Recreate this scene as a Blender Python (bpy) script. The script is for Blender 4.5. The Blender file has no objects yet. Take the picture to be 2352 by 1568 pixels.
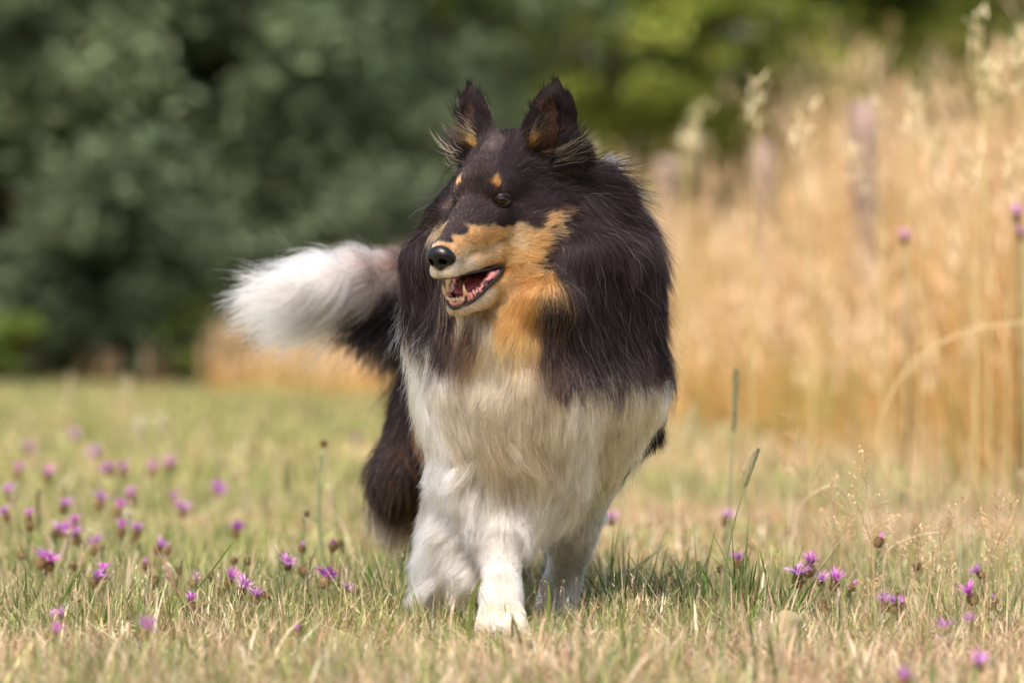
import bpy, math, random
import numpy as np
from mathutils import Vector, Matrix, kdtree

# ------------------------------------------------------------------ camera, world, sun, exposure
scene = bpy.context.scene
C = bpy.data.collections.new("place"); scene.collection.children.link(C)
CAM_D, CAM_H, FPX = 5.69, 0.47, 8820.0        # distance to the dog's shoulder line, lens height, focal length in px of a 2352 px wide frame
cam_d = bpy.data.cameras.new("camera"); cam = bpy.data.objects.new("camera", cam_d); scene.collection.objects.link(cam)
cam.location = (0, -CAM_D, CAM_H); cam.rotation_euler = (math.radians(90), 0, 0)
cam_d.lens = 135; cam_d.sensor_width = 36; cam_d.shift_y = -64 / 2352
cam_d.clip_start = 0.1; cam_d.clip_end = 400
cam_d.dof.use_dof = True; cam_d.dof.focus_distance = 5.68; cam_d.dof.aperture_fstop = 2.7
scene.camera = cam

world = bpy.data.worlds.new("World"); scene.world = world; world.use_nodes = True
wn = world.node_tree.nodes; wl = world.node_tree.links
SUN_EL, SUN_AZ = 60.0, -158.0                  # azimuth measured from behind the dog (+Y), positive to the right
bg = wn["Background"]; sky = wn.new("ShaderNodeTexSky")
sky.sky_type = 'NISHITA'; sky.sun_disc = False
sky.sun_elevation = math.radians(SUN_EL); sky.sun_rotation = math.radians(SUN_AZ)
sky.air_density = 1.0; sky.dust_density = 5.0; sky.ozone_density = 1.0
hz = wn.new("ShaderNodeMix"); hz.data_type = 'RGBA'; hz.blend_type = 'MULTIPLY'; hz.inputs[0].default_value = 1.0; hz.inputs[7].default_value = (1.0, .92, .83, 1)   # milky summer haze takes the blue out of the sky
wl.new(sky.outputs[0], hz.inputs[6]); wl.new(hz.outputs[2], bg.inputs[0]); bg.inputs[1].default_value = 0.15
sun_d = bpy.data.lights.new("sun", 'SUN'); sun = bpy.data.objects.new("sun", sun_d); scene.collection.objects.link(sun)
sun_d.energy = 1.45; sun_d.angle = math.radians(18.0); sun_d.color = (1.0, 0.94, 0.86)
_e, _a = math.radians(SUN_EL), math.radians(SUN_AZ)
sun_dir = Vector((math.sin(_a) * math.cos(_e), math.cos(_a) * math.cos(_e), math.sin(_e)))
sun.rotation_euler = sun_dir.to_track_quat('Z', 'Y').to_euler()
scene.view_settings.view_transform = 'Standard'; scene.view_settings.look = 'None'
scene.view_settings.exposure = 1.32; scene.view_settings.gamma = 1.0
scene.view_settings.use_curve_mapping = False
scene.render.engine = 'CYCLES'
cy = scene.cycles
cy.use_denoising = True
try: cy.denoiser = 'OPENIMAGEDENOISE'
except Exception: pass
cy.max_bounces = 10; cy.diffuse_bounces = 3; cy.glossy_bounces = 3; cy.transmission_bounces = 8; cy.transparent_max_bounces = 8
cy.sample_clamp_indirect = 6.0
cy.use_adaptive_sampling = False
scene.render.film_transparent = False
try:
    scene.cycles_curves.shape = 'RIBBONS'
except Exception: pass

# ------------------------------------------------------------------ helpers
rng = np.random.default_rng(7)
def W(px, py, Y):
    """point whose picture position (2352 px wide frame) was measured, placed at depth Y behind the shoulder line"""
    d = CAM_D + Y
    return np.array([(px - 1176) * d / FPX, Y, CAM_H + (720 - py) * d / FPX])
def gp(px, py):
    """ground point seen at that picture position"""
    d = CAM_H * FPX / (py - 720.0)
    return np.array([(px - 1176) * d / FPX, d - CAM_D, 0.0])

def tag(o, label=None, cat=None, group=None, kind=None):
    if label: o['label'] = label
    if cat: o['category'] = cat
    if group: o['group'] = group
    if kind: o['kind'] = kind
    return o
def mesh_obj(name, verts, faces, mats=(), parent=None, smooth=True, cols=None, matidx=None):
    """one mesh object; faces: an (n,k) int array or list of such arrays"""
    me = bpy.data.meshes.new(name)
    verts = np.asarray(verts, dtype=np.float32)
    if isinstance(faces, np.ndarray): faces = [faces]
    faces = [np.asarray(f, dtype=np.int32) for f in faces if len(f)]
    loops = np.concatenate([f.ravel() for f in faces]); 
    tot = np.concatenate([np.full(len(f), f.shape[1], np.int32) for f in faces])
    start = np.concatenate([[0], np.cumsum(tot)[:-1]]).astype(np.int32)
    me.vertices.add(len(verts)); me.vertices.foreach_set("co", verts.ravel())
    me.loops.add(len(loops)); me.loops.foreach_set("vertex_index", loops)
    me.polygons.add(len(tot)); me.polygons.foreach_set("loop_start", start)
    try: me.polygons.foreach_set("loop_total", tot)
    except Exception: pass
    me.polygons.foreach_set("use_smooth", np.full(len(tot), bool(smooth)))
    if matidx is not None: me.polygons.foreach_set("material_index", np.asarray(matidx, np.int32))
    me.update(calc_edges=True)
    if cols is not None:
        at = me.color_attributes.new("col", 'FLOAT_COLOR', 'POINT')
        c4 = np.ones((len(verts), 4), np.float32); c4[:, :3] = cols
        at.data.foreach_set("color", c4.ravel())
    for m in mats: me.materials.append(m)
    o = bpy.data.objects.new(name, me); C.objects.link(o)
    if parent is not None: o.parent = parent
    return o
def empty(name, loc=(0, 0, 0), rz=0.0):
    o = bpy.data.objects.new(name, None); C.objects.link(o)
    o.location = loc; o.rotation_euler = (0, 0, rz); o.empty_display_size = 0.05
    return o
def norm(v):
    v = np.asarray(v, float); return v / np.maximum(np.linalg.norm(v, axis=-1, keepdims=True), 1e-9)

def tube(path, radii, n=6, cap=True):
    """verts, faces of a tube along path with per-point radius"""
    P = np.asarray(path, float); R = np.broadcast_to(np.asarray(radii, float), (len(P),))
    T = norm(np.gradient(P, axis=0)); ref = np.array([0.0, 0, 1]) if abs(T[0][2]) < .9 else np.array([1.0, 0, 0])
    V = []; u = norm(np.cross(T[0], ref))
    for i in range(len(P)):
        u = norm(u - T[i] * np.dot(u, T[i])); w = np.cross(T[i], u)
        a = np.arange(n) * 2 * np.pi / n
        V.append(P[i] + R[i] * (np.cos(a)[:, None] * u + np.sin(a)[:, None] * w))
    V = np.concatenate(V); F = []
    for i in range(len(P) - 1):
        for j in range(n):
            k = (j + 1) % n; F.append((i * n + j, i * n + k, (i + 1) * n + k, (i + 1) * n + j))
    F = [np.array(F)]
    if cap: F.append(np.array([list(range(n))[::-1], [(len(P) - 1) * n + j for j in range(n)]]))
    return V, F
def merge(parts):
    """join (verts, faces list, colour) tuples"""
    V = []; F = {}; Cc = []; off = 0
    for v, f, c in parts:
        V.append(v); 
        if isinstance(f, np.ndarray): f = [f]
        for g in f:
            if len(g): F.setdefault(g.shape[1], []).append(np.asarray(g) + off)
        c = np.asarray(c, float); Cc.append(np.broadcast_to(c, (len(v), 3)) if c.ndim == 1 else c); off += len(v)
    return np.concatenate(V), [np.concatenate(F[k]) for k in F], np.concatenate(Cc)

def hash01(ix, iy, iz, s):
    h = (ix * 374761393 + iy * 668265263 + iz * 2147483647 + s * 1274126177) & 0xFFFFFFFF
    h = ((h ^ (h >> 13)) * 1274126177) & 0xFFFFFFFF
    h = ((h ^ (h >> 16)) * 2246822519) & 0xFFFFFFFF
    return ((h ^ (h >> 15)) & 0xFFFFFF) / float(0xFFFFFF)
def vnoise(P, scale, seed=0):
    """value noise, 0..1"""
    Q = np.asarray(P) * scale; I = np.floor(Q).astype(np.int64); f = Q - I; f = f * f * (3 - 2 * f)
    r = 0
    for dx in (0, 1):
        for dy in (0, 1):
            for dz in (0, 1):
                w = (f[:, 0] if dx else 1 - f[:, 0]) * (f[:, 1] if dy else 1 - f[:, 1]) * (f[:, 2] if dz else 1 - f[:, 2])
                r = r + w * hash01(I[:, 0] + dx, I[:, 1] + dy, I[:, 2] + dz, seed)
    return r
def vnoise3(P, scale, seed=0):
    return np.stack([vnoise(P, scale, seed + i * 17) for i in range(3)], 1) * 2 - 1

def mat(name, color, rough=0.6, spec=0.3, attr=False, trans=0.0, bump=None, sss=0.0, coat=0.0):
    m = bpy.data.materials.new(name); m.use_nodes = True
    nt = m.node_tree; b = nt.nodes["Principled BSDF"]
    b.inputs["Roughness"].default_value = rough
    b.inputs["Specular IOR Level"].default_value = spec
    b.inputs["Coat Weight"].default_value = coat
    b.inputs["Coat Roughness"].default_value = 0.05
    col = None
    if attr:
        a = nt.nodes.new("ShaderNodeAttribute"); a.attribute_name = "col"; col = a.outputs["Color"]
        nt.links.new(col, b.inputs["Base Color"])
    else:
        b.inputs["Base Color"].default_value = (*color, 1)
    if sss: 
        b.inputs["Subsurface Weight"].default_value = sss; b.inputs["Subsurface Scale"].default_value = 0.004
    if trans:
        t = nt.nodes.new("ShaderNodeBsdfTranslucent"); mx = nt.nodes.new("ShaderNodeMixShader"); mx.inputs[0].default_value = trans
        if col: nt.links.new(col, t.inputs[0])
        else: t.inputs[0].default_value = (*color, 1)
        nt.links.new(b.outputs[0], mx.inputs[1]); nt.links.new(t.outputs[0], mx.inputs[2])
        nt.links.new(mx.outputs[0], nt.nodes["Material Output"].inputs[0])
    if bump:
        sc, st, dist = bump
        n = nt.nodes.new("ShaderNodeTexNoise"); n.inputs["Scale"].default_value = sc; n.inputs["Detail"].default_value = 6
        bp = nt.nodes.new("ShaderNodeBump"); bp.inputs["Strength"].default_value = st; bp.inputs["Distance"].default_value = dist
        tc = nt.nodes.new("ShaderNodeTexCoord"); nt.links.new(tc.outputs["Object"], n.inputs[0])
        nt.links.new(n.outputs[0], bp.inputs["Height"]); nt.links.new(bp.outputs[0], b.inputs["Normal"])
    return m
# ------------------------------------------------------------------ signed distance modelling
class Sdf:
    def __init__(s, ax, ay, az):
        s.ax = [np.asarray(a, np.float32) for a in (ax, ay, az)]
        s.v = np.full([len(a) for a in s.ax], 0.2, np.float32)
    def _box(s, lo, hi):
        sl = []
        for a, l, h in zip(s.ax, lo, hi):
            i = max(0, np.searchsorted(a, l) - 1); j = min(len(a), np.searchsorted(a, h) + 1)
            if j - i < 1: return None
            sl.append(slice(i, j))
        return tuple(sl)
    def _cone(s, sl, a, b, ra, rb, flat):
        X = s.ax[0][sl[0]][:, None, None]; Y = s.ax[1][sl[1]][None, :, None]; Z = s.ax[2][sl[2]][None, None, :]
        d = b - a; L2 = float(d @ d)
        t = ((X - a[0]) * d[0] + (Y - a[1]) * d[1] + (Z - a[2]) * d[2]) / max(L2, 1e-9)
        t = np.clip(t, 0, 1)
        ox = X - a[0] - t * d[0]; oy = Y - a[1] - t * d[1]; oz = Z - a[2] - t * d[2]
        r = ra + (rb - ra) * t; sc = 1.0
        for n, k in flat:                       # scale of the section along n
            q = (ox * n[0] + oy * n[1] + oz * n[2]) * (1 / k - 1)
            ox = ox + q * n[0]; oy = oy + q * n[1]; oz = oz + q * n[2]; sc = min(sc, k)
        return (np.sqrt(ox * ox + oy * oy + oz * oz) - r) * (1.0 if sc > .99 else (sc + 1) / 2)
    def add(s, a, ra, b=None, rb=None, k=0.02, flat=(), sub=False):
        a = np.asarray(a, float); b = a + 1e-5 if b is None else np.asarray(b, float); rb = ra if rb is None else rb
        flat = [(norm(n), f) for n, f in flat]
        ext = max([1.0] + [f for _, f in flat]) * max(ra, rb) + (k + 0.004 if sub else 0.07)
        sl = s._box(np.minimum(a, b) - ext, np.maximum(a, b) + ext)
        if sl is None: return
        d = s._cone(sl, a, b, ra, rb, flat).astype(np.float32); v = s.v[sl]
        if sub: d = -d; h = np.maximum(k - np.abs(v - d), 0) / k; s.v[sl] = np.maximum(v, d) + h * h * k * .25
        else: h = np.maximum(k - np.abs(v - d), 0) / k; s.v[sl] = np.minimum(v, d) - h * h * k * .25
    def mesh(s):
        v = s.v; ins = v < 0; nx, ny, nz = v.shape
        c = [ins[i:nx - 1 + i, j:ny - 1 + j, k:nz - 1 + k] for i in (0, 1) for j in (0, 1) for k in (0, 1)]
        anyi = c[0].copy(); alli = c[0].copy()
        for q in c[1:]: anyi |= q; alli &= q
        act = np.argwhere(anyi & ~alli)
        idx = np.full((nx - 1, ny - 1, nz - 1), -1, np.int32); idx[tuple(act.T)] = np.arange(len(act))
        P = np.zeros((len(act), 3)); n = np.zeros(len(act))
        cor = [(i, j, k) for i in (0, 1) for j in (0, 1) for k in (0, 1)]
        val = {q: v[act[:, 0] + q[0], act[:, 1] + q[1], act[:, 2] + q[2]] for q in cor}
        pos = {q: np.stack([s.ax[m][act[:, m] + q[m]] for m in range(3)], 1) for q in cor}
        for p in cor:
            for m in range(3):
                if p[m]: continue
                q = list(p); q[m] = 1; q = tuple(q)
                a, b = val[p], val[q]; x = (a < 0) != (b < 0)
                t = np.where(x, a / np.where(np.abs(a - b) < 1e-12, 1, a - b), 0)[:, None]
                P += np.where(x[:, None], pos[p] * (1 - t) + pos[q] * t, 0); n += x
        P /= n[:, None]
        F = []
        for m in range(3):
            o = [q for q in range(3) if q != m]
            lo = [slice(None)] * 3; hi = [slice(None)] * 3; lo[m] = slice(0, -1); hi[m] = slice(1, None)
            x = ins[tuple(lo)] != ins[tuple(hi)]
            e = np.argwhere(x); e = e[(e[:, o[0]] > 0) & (e[:, o[1]] > 0) & (e[:, o[0]] < v.shape[o[0]] - 1) & (e[:, o[1]] < v.shape[o[1]] - 1)]
            q = []
            for d0, d1 in ((-1, -1), (0, -1), (0, 0), (-1, 0)):
                g = e.copy(); g[:, o[0]] += d0; g[:, o[1]] += d1; q.append(idx[g[:, 0], g[:, 1], g[:, 2]])
            q = np.stack(q, 1); flip = ins[e[:, 0], e[:, 1], e[:, 2]]
            if m == 1: flip = ~flip
            q[~flip] = q[~flip][:, ::-1]; F.append(q[(q >= 0).all(1)])
        return P, np.concatenate(F)
    def smooth(s, n=1):
        for _ in range(n):
            for m in range(3):
                v = s.v; a = [slice(None)] * 3; b = [slice(None)] * 3; c = [slice(None)] * 3
                a[m] = slice(0, -2); b[m] = slice(1, -1); c[m] = slice(2, None)
                v[tuple(b)] = .25 * v[tuple(a)] + .5 * v[tuple(b)] + .25 * v[tuple(c)]
    def sample(s, P):
        ii = []; ff = []
        for m in range(3):
            g = np.interp(P[:, m], s.ax[m], np.arange(len(s.ax[m]))); i = np.minimum(g.astype(np.int32), len(s.ax[m]) - 2)
            ii.append(i); ff.append((g - i).astype(np.float32))
        r = 0
        for a in (0, 1):
            for b in (0, 1):
                for c in (0, 1):
                    w = (ff[0] if a else 1 - ff[0]) * (ff[1] if b else 1 - ff[1]) * (ff[2] if c else 1 - ff[2])
                    r = r + w * s.v[ii[0] + a, ii[1] + b, ii[2] + c]
        return r
    def grad(s, P, e=0.004):
        d0 = [s.sample(P + np.eye(3)[m] * e) - s.sample(P - np.eye(3)[m] * e) for m in range(3)]
        return norm(np.stack(d0, 1))

# ------------------------------------------------------------------ head frame of the dog (mm: a forward along the muzzle, b to its left, c up)
PSI, PIT = math.radians(30), math.radians(18)
hf = np.array([-math.sin(PSI) * math.cos(PIT), -math.cos(PSI) * math.cos(PIT), -math.sin(PIT)])
hr = np.array([math.cos(PSI), -math.sin(PSI), 0.0])
hu = np.array([-math.sin(PSI) * math.sin(PIT), -math.cos(PSI) * math.sin(PIT), math.cos(PIT)])
HE = W(1098, 459, -0.10)
def H(a, b, c): return HE + (a * hf + b * hr + c * hu) * 0.001
def Hd(a, b, c): return a * hf + b * hr + c * hu
def toH(P):
    q = (P - HE) * 1000; return np.stack([q @ hf, q @ hr, q @ hu], -1)
# ================================================================== THE PLACE
def blades(base, h, w, az, bend, col0, col1, segs=3, wseed=1, twist=None, lean=None):
    """grass blades as tapered bent strips; returns verts, faces, colours (all vectorised)"""
    n = len(base); r = np.random.default_rng(wseed); k = segs
    t = np.linspace(0, 1, k + 1)
    d = np.stack([np.cos(az), np.sin(az), np.zeros(n)], 1)
    wa = az + np.pi / 2 + (r.normal(0, .5, n) if twist is None else twist); wd = np.stack([np.cos(wa), np.sin(wa), np.zeros(n)], 1)
    V = np.zeros((n, 2 * k + 1, 3)); Cc = np.zeros((n, 2 * k + 1, 3))
    th = bend[:, None] * t[None] ** 1.0                       # angle from vertical along the blade
    if lean is not None: th = th + lean[:, None]
    seg = h / k
    px = np.zeros((n, k + 1)); pz = np.zeros((n, k + 1))
    for i in range(1, k + 1):
        a = (th[:, i] + th[:, i - 1]) / 2; px[:, i] = px[:, i - 1] + np.sin(a) * seg; pz[:, i] = pz[:, i - 1] + np.cos(a) * seg
    ctr = base[:, None, :] + px[..., None] * d[:, None, :] + pz[..., None] * np.array([0, 0, 1.0])
    ww = w[:, None] * (1 - t[None] ** 2.2) * .5
    for i in range(k):
        V[:, 2 * i] = ctr[:, i] - wd * ww[:, i:i + 1]; V[:, 2 * i + 1] = ctr[:, i] + wd * ww[:, i:i + 1]
        c = col0 * (1 - t[i]) + col1 * t[i]; Cc[:, 2 * i] = c; Cc[:, 2 * i + 1] = c
    V[:, 2 * k] = ctr[:, k]; Cc[:, 2 * k] = col1
    o = (np.arange(n) * (2 * k + 1))[:, None]
    Q = [o + np.array([[2 * i, 2 * i + 1, 2 * i + 3, 2 * i + 2]]) for i in range(k - 1)]
    T3 = o + np.array([[2 * k - 2, 2 * k - 1, 2 * k]])
    return V.reshape(-1, 3), ([np.concatenate(Q)] if Q else []) + [T3], Cc.reshape(-1, 3)

STRAW = np.array([[.68, .55, .38], [.58, .45, .30], [.78, .68, .52], [.46, .33, .21], [.66, .57, .44], [.40, .23, .15]])
GREEN = np.array([[.18, .24, .06], [.27, .32, .10], [.38, .42, .18], [.14, .20, .07], [.31, .35, .15]])
grass_mat = mat("grass_blade", (0, 0, 0), rough=.55, spec=.25, attr=True, trans=.35)
soil = bpy.data.materials.new("meadow_soil"); soil.use_nodes = True; nt = soil.node_tree; b = nt.nodes["Principled BSDF"]
tc = nt.nodes.new("ShaderNodeTexCoord"); n1 = nt.nodes.new("ShaderNodeTexNoise"); n1.inputs["Scale"].default_value = .9; n1.inputs["Detail"].default_value = 8
n2 = nt.nodes.new("ShaderNodeTexNoise"); n2.inputs["Scale"].default_value = 40; n2.inputs["Detail"].default_value = 6
cr = nt.nodes.new("ShaderNodeValToRGB"); cr.color_ramp.elements[0].position = .38; cr.color_ramp.elements[0].color = (.24, .26, .085, 1); cr.color_ramp.elements[1].position = .62; cr.color_ramp.elements[1].color = (.46, .34, .17, 1)
mixc = nt.nodes.new("ShaderNodeMix"); mixc.data_type = 'RGBA'; mixc.blend_type = 'MULTIPLY'; mixc.inputs[0].default_value = .6
cr2 = nt.nodes.new("ShaderNodeValToRGB"); cr2.color_ramp.elements[0].position = .3; cr2.color_ramp.elements[0].color = (.45, .4, .34, 1); cr2.color_ramp.elements[1].position = .65
nt.links.new(tc.outputs["Object"], n1.inputs[0]); nt.links.new(tc.outputs["Object"], n2.inputs[0]); nt.links.new(n1.outputs[0], cr.inputs[0]); nt.links.new(n2.outputs[0], cr2.inputs[0])
nt.links.new(cr.outputs[0], mixc.inputs[6]); nt.links.new(cr2.outputs[0], mixc.inputs[7]); nt.links.new(mixc.outputs[2], b.inputs["Base Color"])
b.inputs["Roughness"].default_value = .95; b.inputs["Specular IOR Level"].default_value = .1
bp = nt.nodes.new("ShaderNodeBump"); bp.inputs["Distance"].default_value = .02; nt.links.new(n2.outputs[0], bp.inputs["Height"]); nt.links.new(bp.outputs[0], b.inputs["Normal"])
def ground_z(x, y):
    f = np.clip((np.asarray(y) + 4) / 4, 0, 1) if False else 1.0
    q = np.stack([np.asarray(x, float), np.asarray(y, float), np.zeros_like(np.asarray(x, float))], -1).reshape(-1, 3)
    fade = np.clip((q[:, 1] - 1.5) / 4, 0, 1)
    z = (vnoise(q, .35, 2) - .5) * .05 * fade + (vnoise(q, 3.0, 6) - .5) * .012
    return z.reshape(np.shape(x)) - .004
def spaced(lo, hi, fine_lo, fine_hi, fine, grow_):
    a = list(np.arange(fine_lo, fine_hi, fine)); s = fine; x = fine_hi
    while x < hi: a.append(x); s *= grow_; x += s
    a.append(hi); s = fine; x = fine_lo - fine; pre = []
    while x > lo: pre.append(x); s *= grow_; x -= s
    return np.array([lo] + pre[::-1] + a)
gx, gy = spaced(-160, 160, -2.5, 2.5, .08, 1.12), spaced(-40, 300, -1.5, 3.5, .08, 1.06)
X, Y = np.meshgrid(gx, gy, indexing='ij'); Z = ground_z(X, Y); nx, ny = X.shape
i, j = np.meshgrid(np.arange(nx - 1), np.arange(ny - 1), indexing='ij'); a_ = (i * ny + j).ravel()
g = mesh_obj("ground", np.stack([X, Y, Z], -1).reshape(-1, 3), np.stack([a_, a_ + ny, a_ + ny + 1, a_ + 1], 1), [soil]); tag(g, kind='structure')

# tall grass starts beyond this line (depth from the lens -> x)
LD = np.array([8.6, 10.1, 13, 16, 20, 22.6, 23.6, 30]); LX = np.array([1.62, 1.36, 1.10, .72, -.70, -1.75, -3.8, -5])
def edge_x(d): return np.interp(d, LD, LX)
def scatter(d0, d1, dens, seed, margin=1.15):
    """random ground points in the visible wedge between two distances, dens per m2"""
    r = np.random.default_rng(seed); wmax = 1176 / FPX * d1 * margin + .25; n = int((d1 - d0) * 2 * wmax * dens)
    d = r.uniform(d0, d1, n); x = r.uniform(-wmax, wmax, n); k = np.abs(x) < 1176 / FPX * d * margin + .25
    return x[k], d[k] - CAM_D, d[k]
def dryness(x, y, seed=0):
    """0 green .. 1 straw"""
    q = np.stack([x, y, np.zeros_like(x)], 1)
    v = .60 * vnoise(q, 1.1, 31) + .40 * vnoise(q, 4.5, 32)
    bias = np.clip(.20 * x, -.20, .25) + .12 * np.clip((y - 4) / 6, 0, 1) * np.clip(1 + x, 0, 1)
    bias = bias - .20 * np.exp(-((x - .32) / .22) ** 2 - ((y - .25) / .28) ** 2) - .16 * np.exp(-((x + .25) / .16) ** 2 - ((y - .25) / .25) ** 2)
    bias = bias + .14 * np.exp(-((y + .45) / .35) ** 2)
    return np.clip((v + bias - .40) / .36, 0, 1)
def turf(name, d0, d1, dens, hr_, wr_, seed, segs, label, cat='grass', keep=None):
    x, y, d = scatter(d0, d1, dens, seed); r = np.random.default_rng(seed + 1)
    # tufting: thin out between tufts
    q = np.stack([x, y, np.zeros_like(x)], 1); tf = vnoise(q, 22, seed) * .6 + vnoise(q, 7, seed + 3) * .4
    k = r.random(len(x)) < np.clip((tf - .30) * 3.2, .12, 1)
    if keep is not None: k &= keep(x, y, d)
    x, y, d, tf = x[k], y[k], d[k], tf[k]; n = len(x)
    dry = dryness(x, y); isdry = r.random(n) < .12 + .82 * dry
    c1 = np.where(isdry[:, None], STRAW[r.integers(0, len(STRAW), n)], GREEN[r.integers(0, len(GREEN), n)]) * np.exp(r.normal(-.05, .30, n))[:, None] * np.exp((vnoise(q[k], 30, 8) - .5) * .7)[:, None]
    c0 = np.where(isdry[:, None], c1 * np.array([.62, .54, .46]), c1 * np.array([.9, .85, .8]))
    tipdry = (~isdry) & (r.random(n) < .3); c1 = np.where(tipdry[:, None], STRAW[1] * .9, c1)
    h = r.uniform(*hr_, n) * (.65 + .7 * tf) * np.where(isdry, .9, 1.0); w = r.uniform(*wr_, n)
    paw = 1 - .68 * np.exp(-((x + .018) / .085) ** 2 - ((y + .26) / .17) ** 2) - .5 * np.exp(-((x - .07) / .06) ** 2 - ((y - .08) / .1) ** 2); paw -= .6 * np.exp(-((x - .37) / .06) ** 2 - ((y + .40) / .10) ** 2); h = h * np.clip(paw, .22, 1)
    bend = np.abs(r.normal(.6, .6, n)) + np.where(isdry, .35, 0); lean = np.abs(r.normal(.25, .4, n)) + np.where(r.random(n) < np.where(isdry, .5, .2), .8, 0)
    base = np.stack([x, y, ground_z(x, y) - .002], 1)
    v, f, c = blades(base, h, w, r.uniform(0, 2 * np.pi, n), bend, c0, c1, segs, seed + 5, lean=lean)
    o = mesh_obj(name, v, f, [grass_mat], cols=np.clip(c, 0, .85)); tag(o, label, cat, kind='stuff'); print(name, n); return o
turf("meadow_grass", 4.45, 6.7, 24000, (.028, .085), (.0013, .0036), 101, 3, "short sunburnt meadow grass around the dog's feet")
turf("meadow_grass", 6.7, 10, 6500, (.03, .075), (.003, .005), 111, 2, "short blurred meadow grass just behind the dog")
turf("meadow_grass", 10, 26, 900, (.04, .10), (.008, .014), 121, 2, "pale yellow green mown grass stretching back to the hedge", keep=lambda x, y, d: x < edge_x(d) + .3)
def litter():
    """dead stems lying criss-cross on the ground"""
    x, y, d = scatter(4.5, 6.9, 2600, 301); r = np.random.default_rng(5); n = len(x)
    c = STRAW[r.integers(0, 6, n)] * np.exp(r.normal(0, .15, n))[:, None]
    v, f, cc = blades(np.stack([x, y, ground_z(x, y) + r.uniform(.003, .022, n)], 1), r.uniform(.03, .09, n), r.uniform(.001, .0022, n), r.uniform(0, 6.28, n), r.normal(0, .25, n), c, c, 3, 6, lean=r.uniform(1.2, 1.62, n))
    tag(mesh_obj("straw_litter", v, f, [grass_mat], cols=np.clip(c.repeat(7, 0), 0, .85)), "dead straw stems lying between the grass blades", "straw", kind='stuff')
litter()
def fine_stems():
    r = np.random.default_rng(401); parts = []
    for d0, d1, dens, hh in ((4.5, 6.9, 900, (.05, .11)), (6.9, 12, 220, (.07, .16))):
        x, y, d = scatter(d0, d1, dens, 402 + int(d0)); n = len(x); k = r.random(n) < np.clip(.45 + .45 * x, .25, 1); x, y, d = x[k], y[k], d[k]; n = len(x)
        c = STRAW[r.integers(0, 6, n)] * np.exp(r.normal(0, .12, n))[:, None]; c[r.random(n) < .2] = GREEN[1]; base = np.stack([x, y, ground_z(x, y)], 1); h = r.uniform(*hh, n) * (1 + .5 * np.clip(x, 0, 1)); az = r.uniform(0, 6.28, n); be = np.abs(r.normal(.3, .3, n)); le = r.normal(0, .2, n)
        parts.append(blades(base, h, np.full(n, .0009 if d0 < 5 else .0018), az, be, c, c, 4, 403, lean=le))
        top = parts[-1][0].reshape(n, 9, 3)[:, 8]; m = r.random(n) < .55; tp = top[m]
        for q in range(5): parts.append(blades(tp - np.array([0, 0, .005 * q]), r.uniform(.004, .010, m.sum()), np.full(m.sum(), .0012 if d0 < 5 else .0025), r.uniform(0, 6.28, m.sum()), np.full(m.sum(), .3), c[m], c[m], 2, 404 + q, lean=r.uniform(.1, .9, m.sum())))
    v, f, c = merge(parts); tag(mesh_obj("dry_stems", v, f, [grass_mat], cols=np.clip(c, 0, .85)), "fine dry flowering stems standing all through the meadow turf", "grass", kind='stuff')
fine_stems()
def longblades(name, spots, label, seed, dry=.12, cat='grass', wide=1.0):
    """(px, py of base, radius m, count, height m) tufts of longer blades"""
    r = np.random.default_rng(seed); parts = []
    for px, py, rad, n, hh in spots:
        c = gp(px, py); a = r.uniform(0, 6.28, n); q = rad * np.sqrt(r.random(n)); b_ = c + np.stack([q * np.cos(a), q * np.sin(a), np.zeros(n)], 1); b_[:, 2] = ground_z(b_[:, 0], b_[:, 1])
        isd = r.random(n) < dry
        c0 = np.where(isd[:, None], STRAW[r.integers(0, 6, n)], np.array([.075, .135, .022]) * np.exp(r.normal(0, .25, n))[:, None] * np.array([1, 1, 1]) + r.uniform(0, .035, (n, 1)))
        c1 = np.where((r.random(n) < .25)[:, None], STRAW[0] * .8, c0 * 1.15)
        parts.append(blades(b_, r.uniform(.5, 1.15, n) * hh, r.uniform(.0026, .0058, n) * wide, a + r.normal(0, .6, n), np.abs(r.normal(.45, .45, n)), c0, c1, 5, seed, lean=np.abs(r.normal(.35, .3, n))))
    v, f, c = merge(parts); tag(mesh_obj(name, v, f, [grass_mat], cols=np.clip(c, 0, .8)), label, cat, kind='stuff')
longblades("green_grass", [(905, 1390, .05, 16, .15), (850, 1410, .06, 16, .13), (960, 1420, .05, 12, .12), (740, 1410, .08, 16, .12), (660, 1400, .10, 60, .075), (760, 1400, .09, 60, .08), (850, 1380, .08, 70, .095), (900, 1400, .08, 80, .10), (960, 1410, .07, 60, .085), (700, 1360, .12, 60, .08), (820, 1330, .12, 60, .09), (1010, 1420, .06, 40, .06)],
    "dark green grass tuft left of the dog's front paw", 41)
longblades("green_grass", [(1392, 1400, .05, 16, .17), (1480, 1420, .06, 14, .16), (1700, 1420, .10, 24, .17), (1620, 1430, .08, 18, .15), (1780, 1420, .08, 18, .15), (1540, 1440, .08, 18, .14), (1400, 1420, .10, 80, .12), (1470, 1440, .09, 70, .11), (1560, 1430, .12, 90, .10), (1640, 1440, .12, 90, .11), (1720, 1420, .13, 90, .12), (1800, 1430, .1, 60, .09), (1510, 1390, .12, 70, .11), (1900, 1440, .12, 50, .08), (1280, 1450, .05, 14, .07)],
    "dark green grass tuft right of the dog's front paws", 43)
longblades("green_grass", [(60, 1420, .10, 60, .09), (180, 1420, .12, 60, .10), (300, 1400, .12, 60, .09), (420, 1400, .12, 60, .09), (520, 1390, .12, 60, .10), (240, 1340, .15, 60, .10), (90, 1340, .15, 50, .10)],
    "green grass tuft among the purple flowers at the left", 45, dry=.3)

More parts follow.
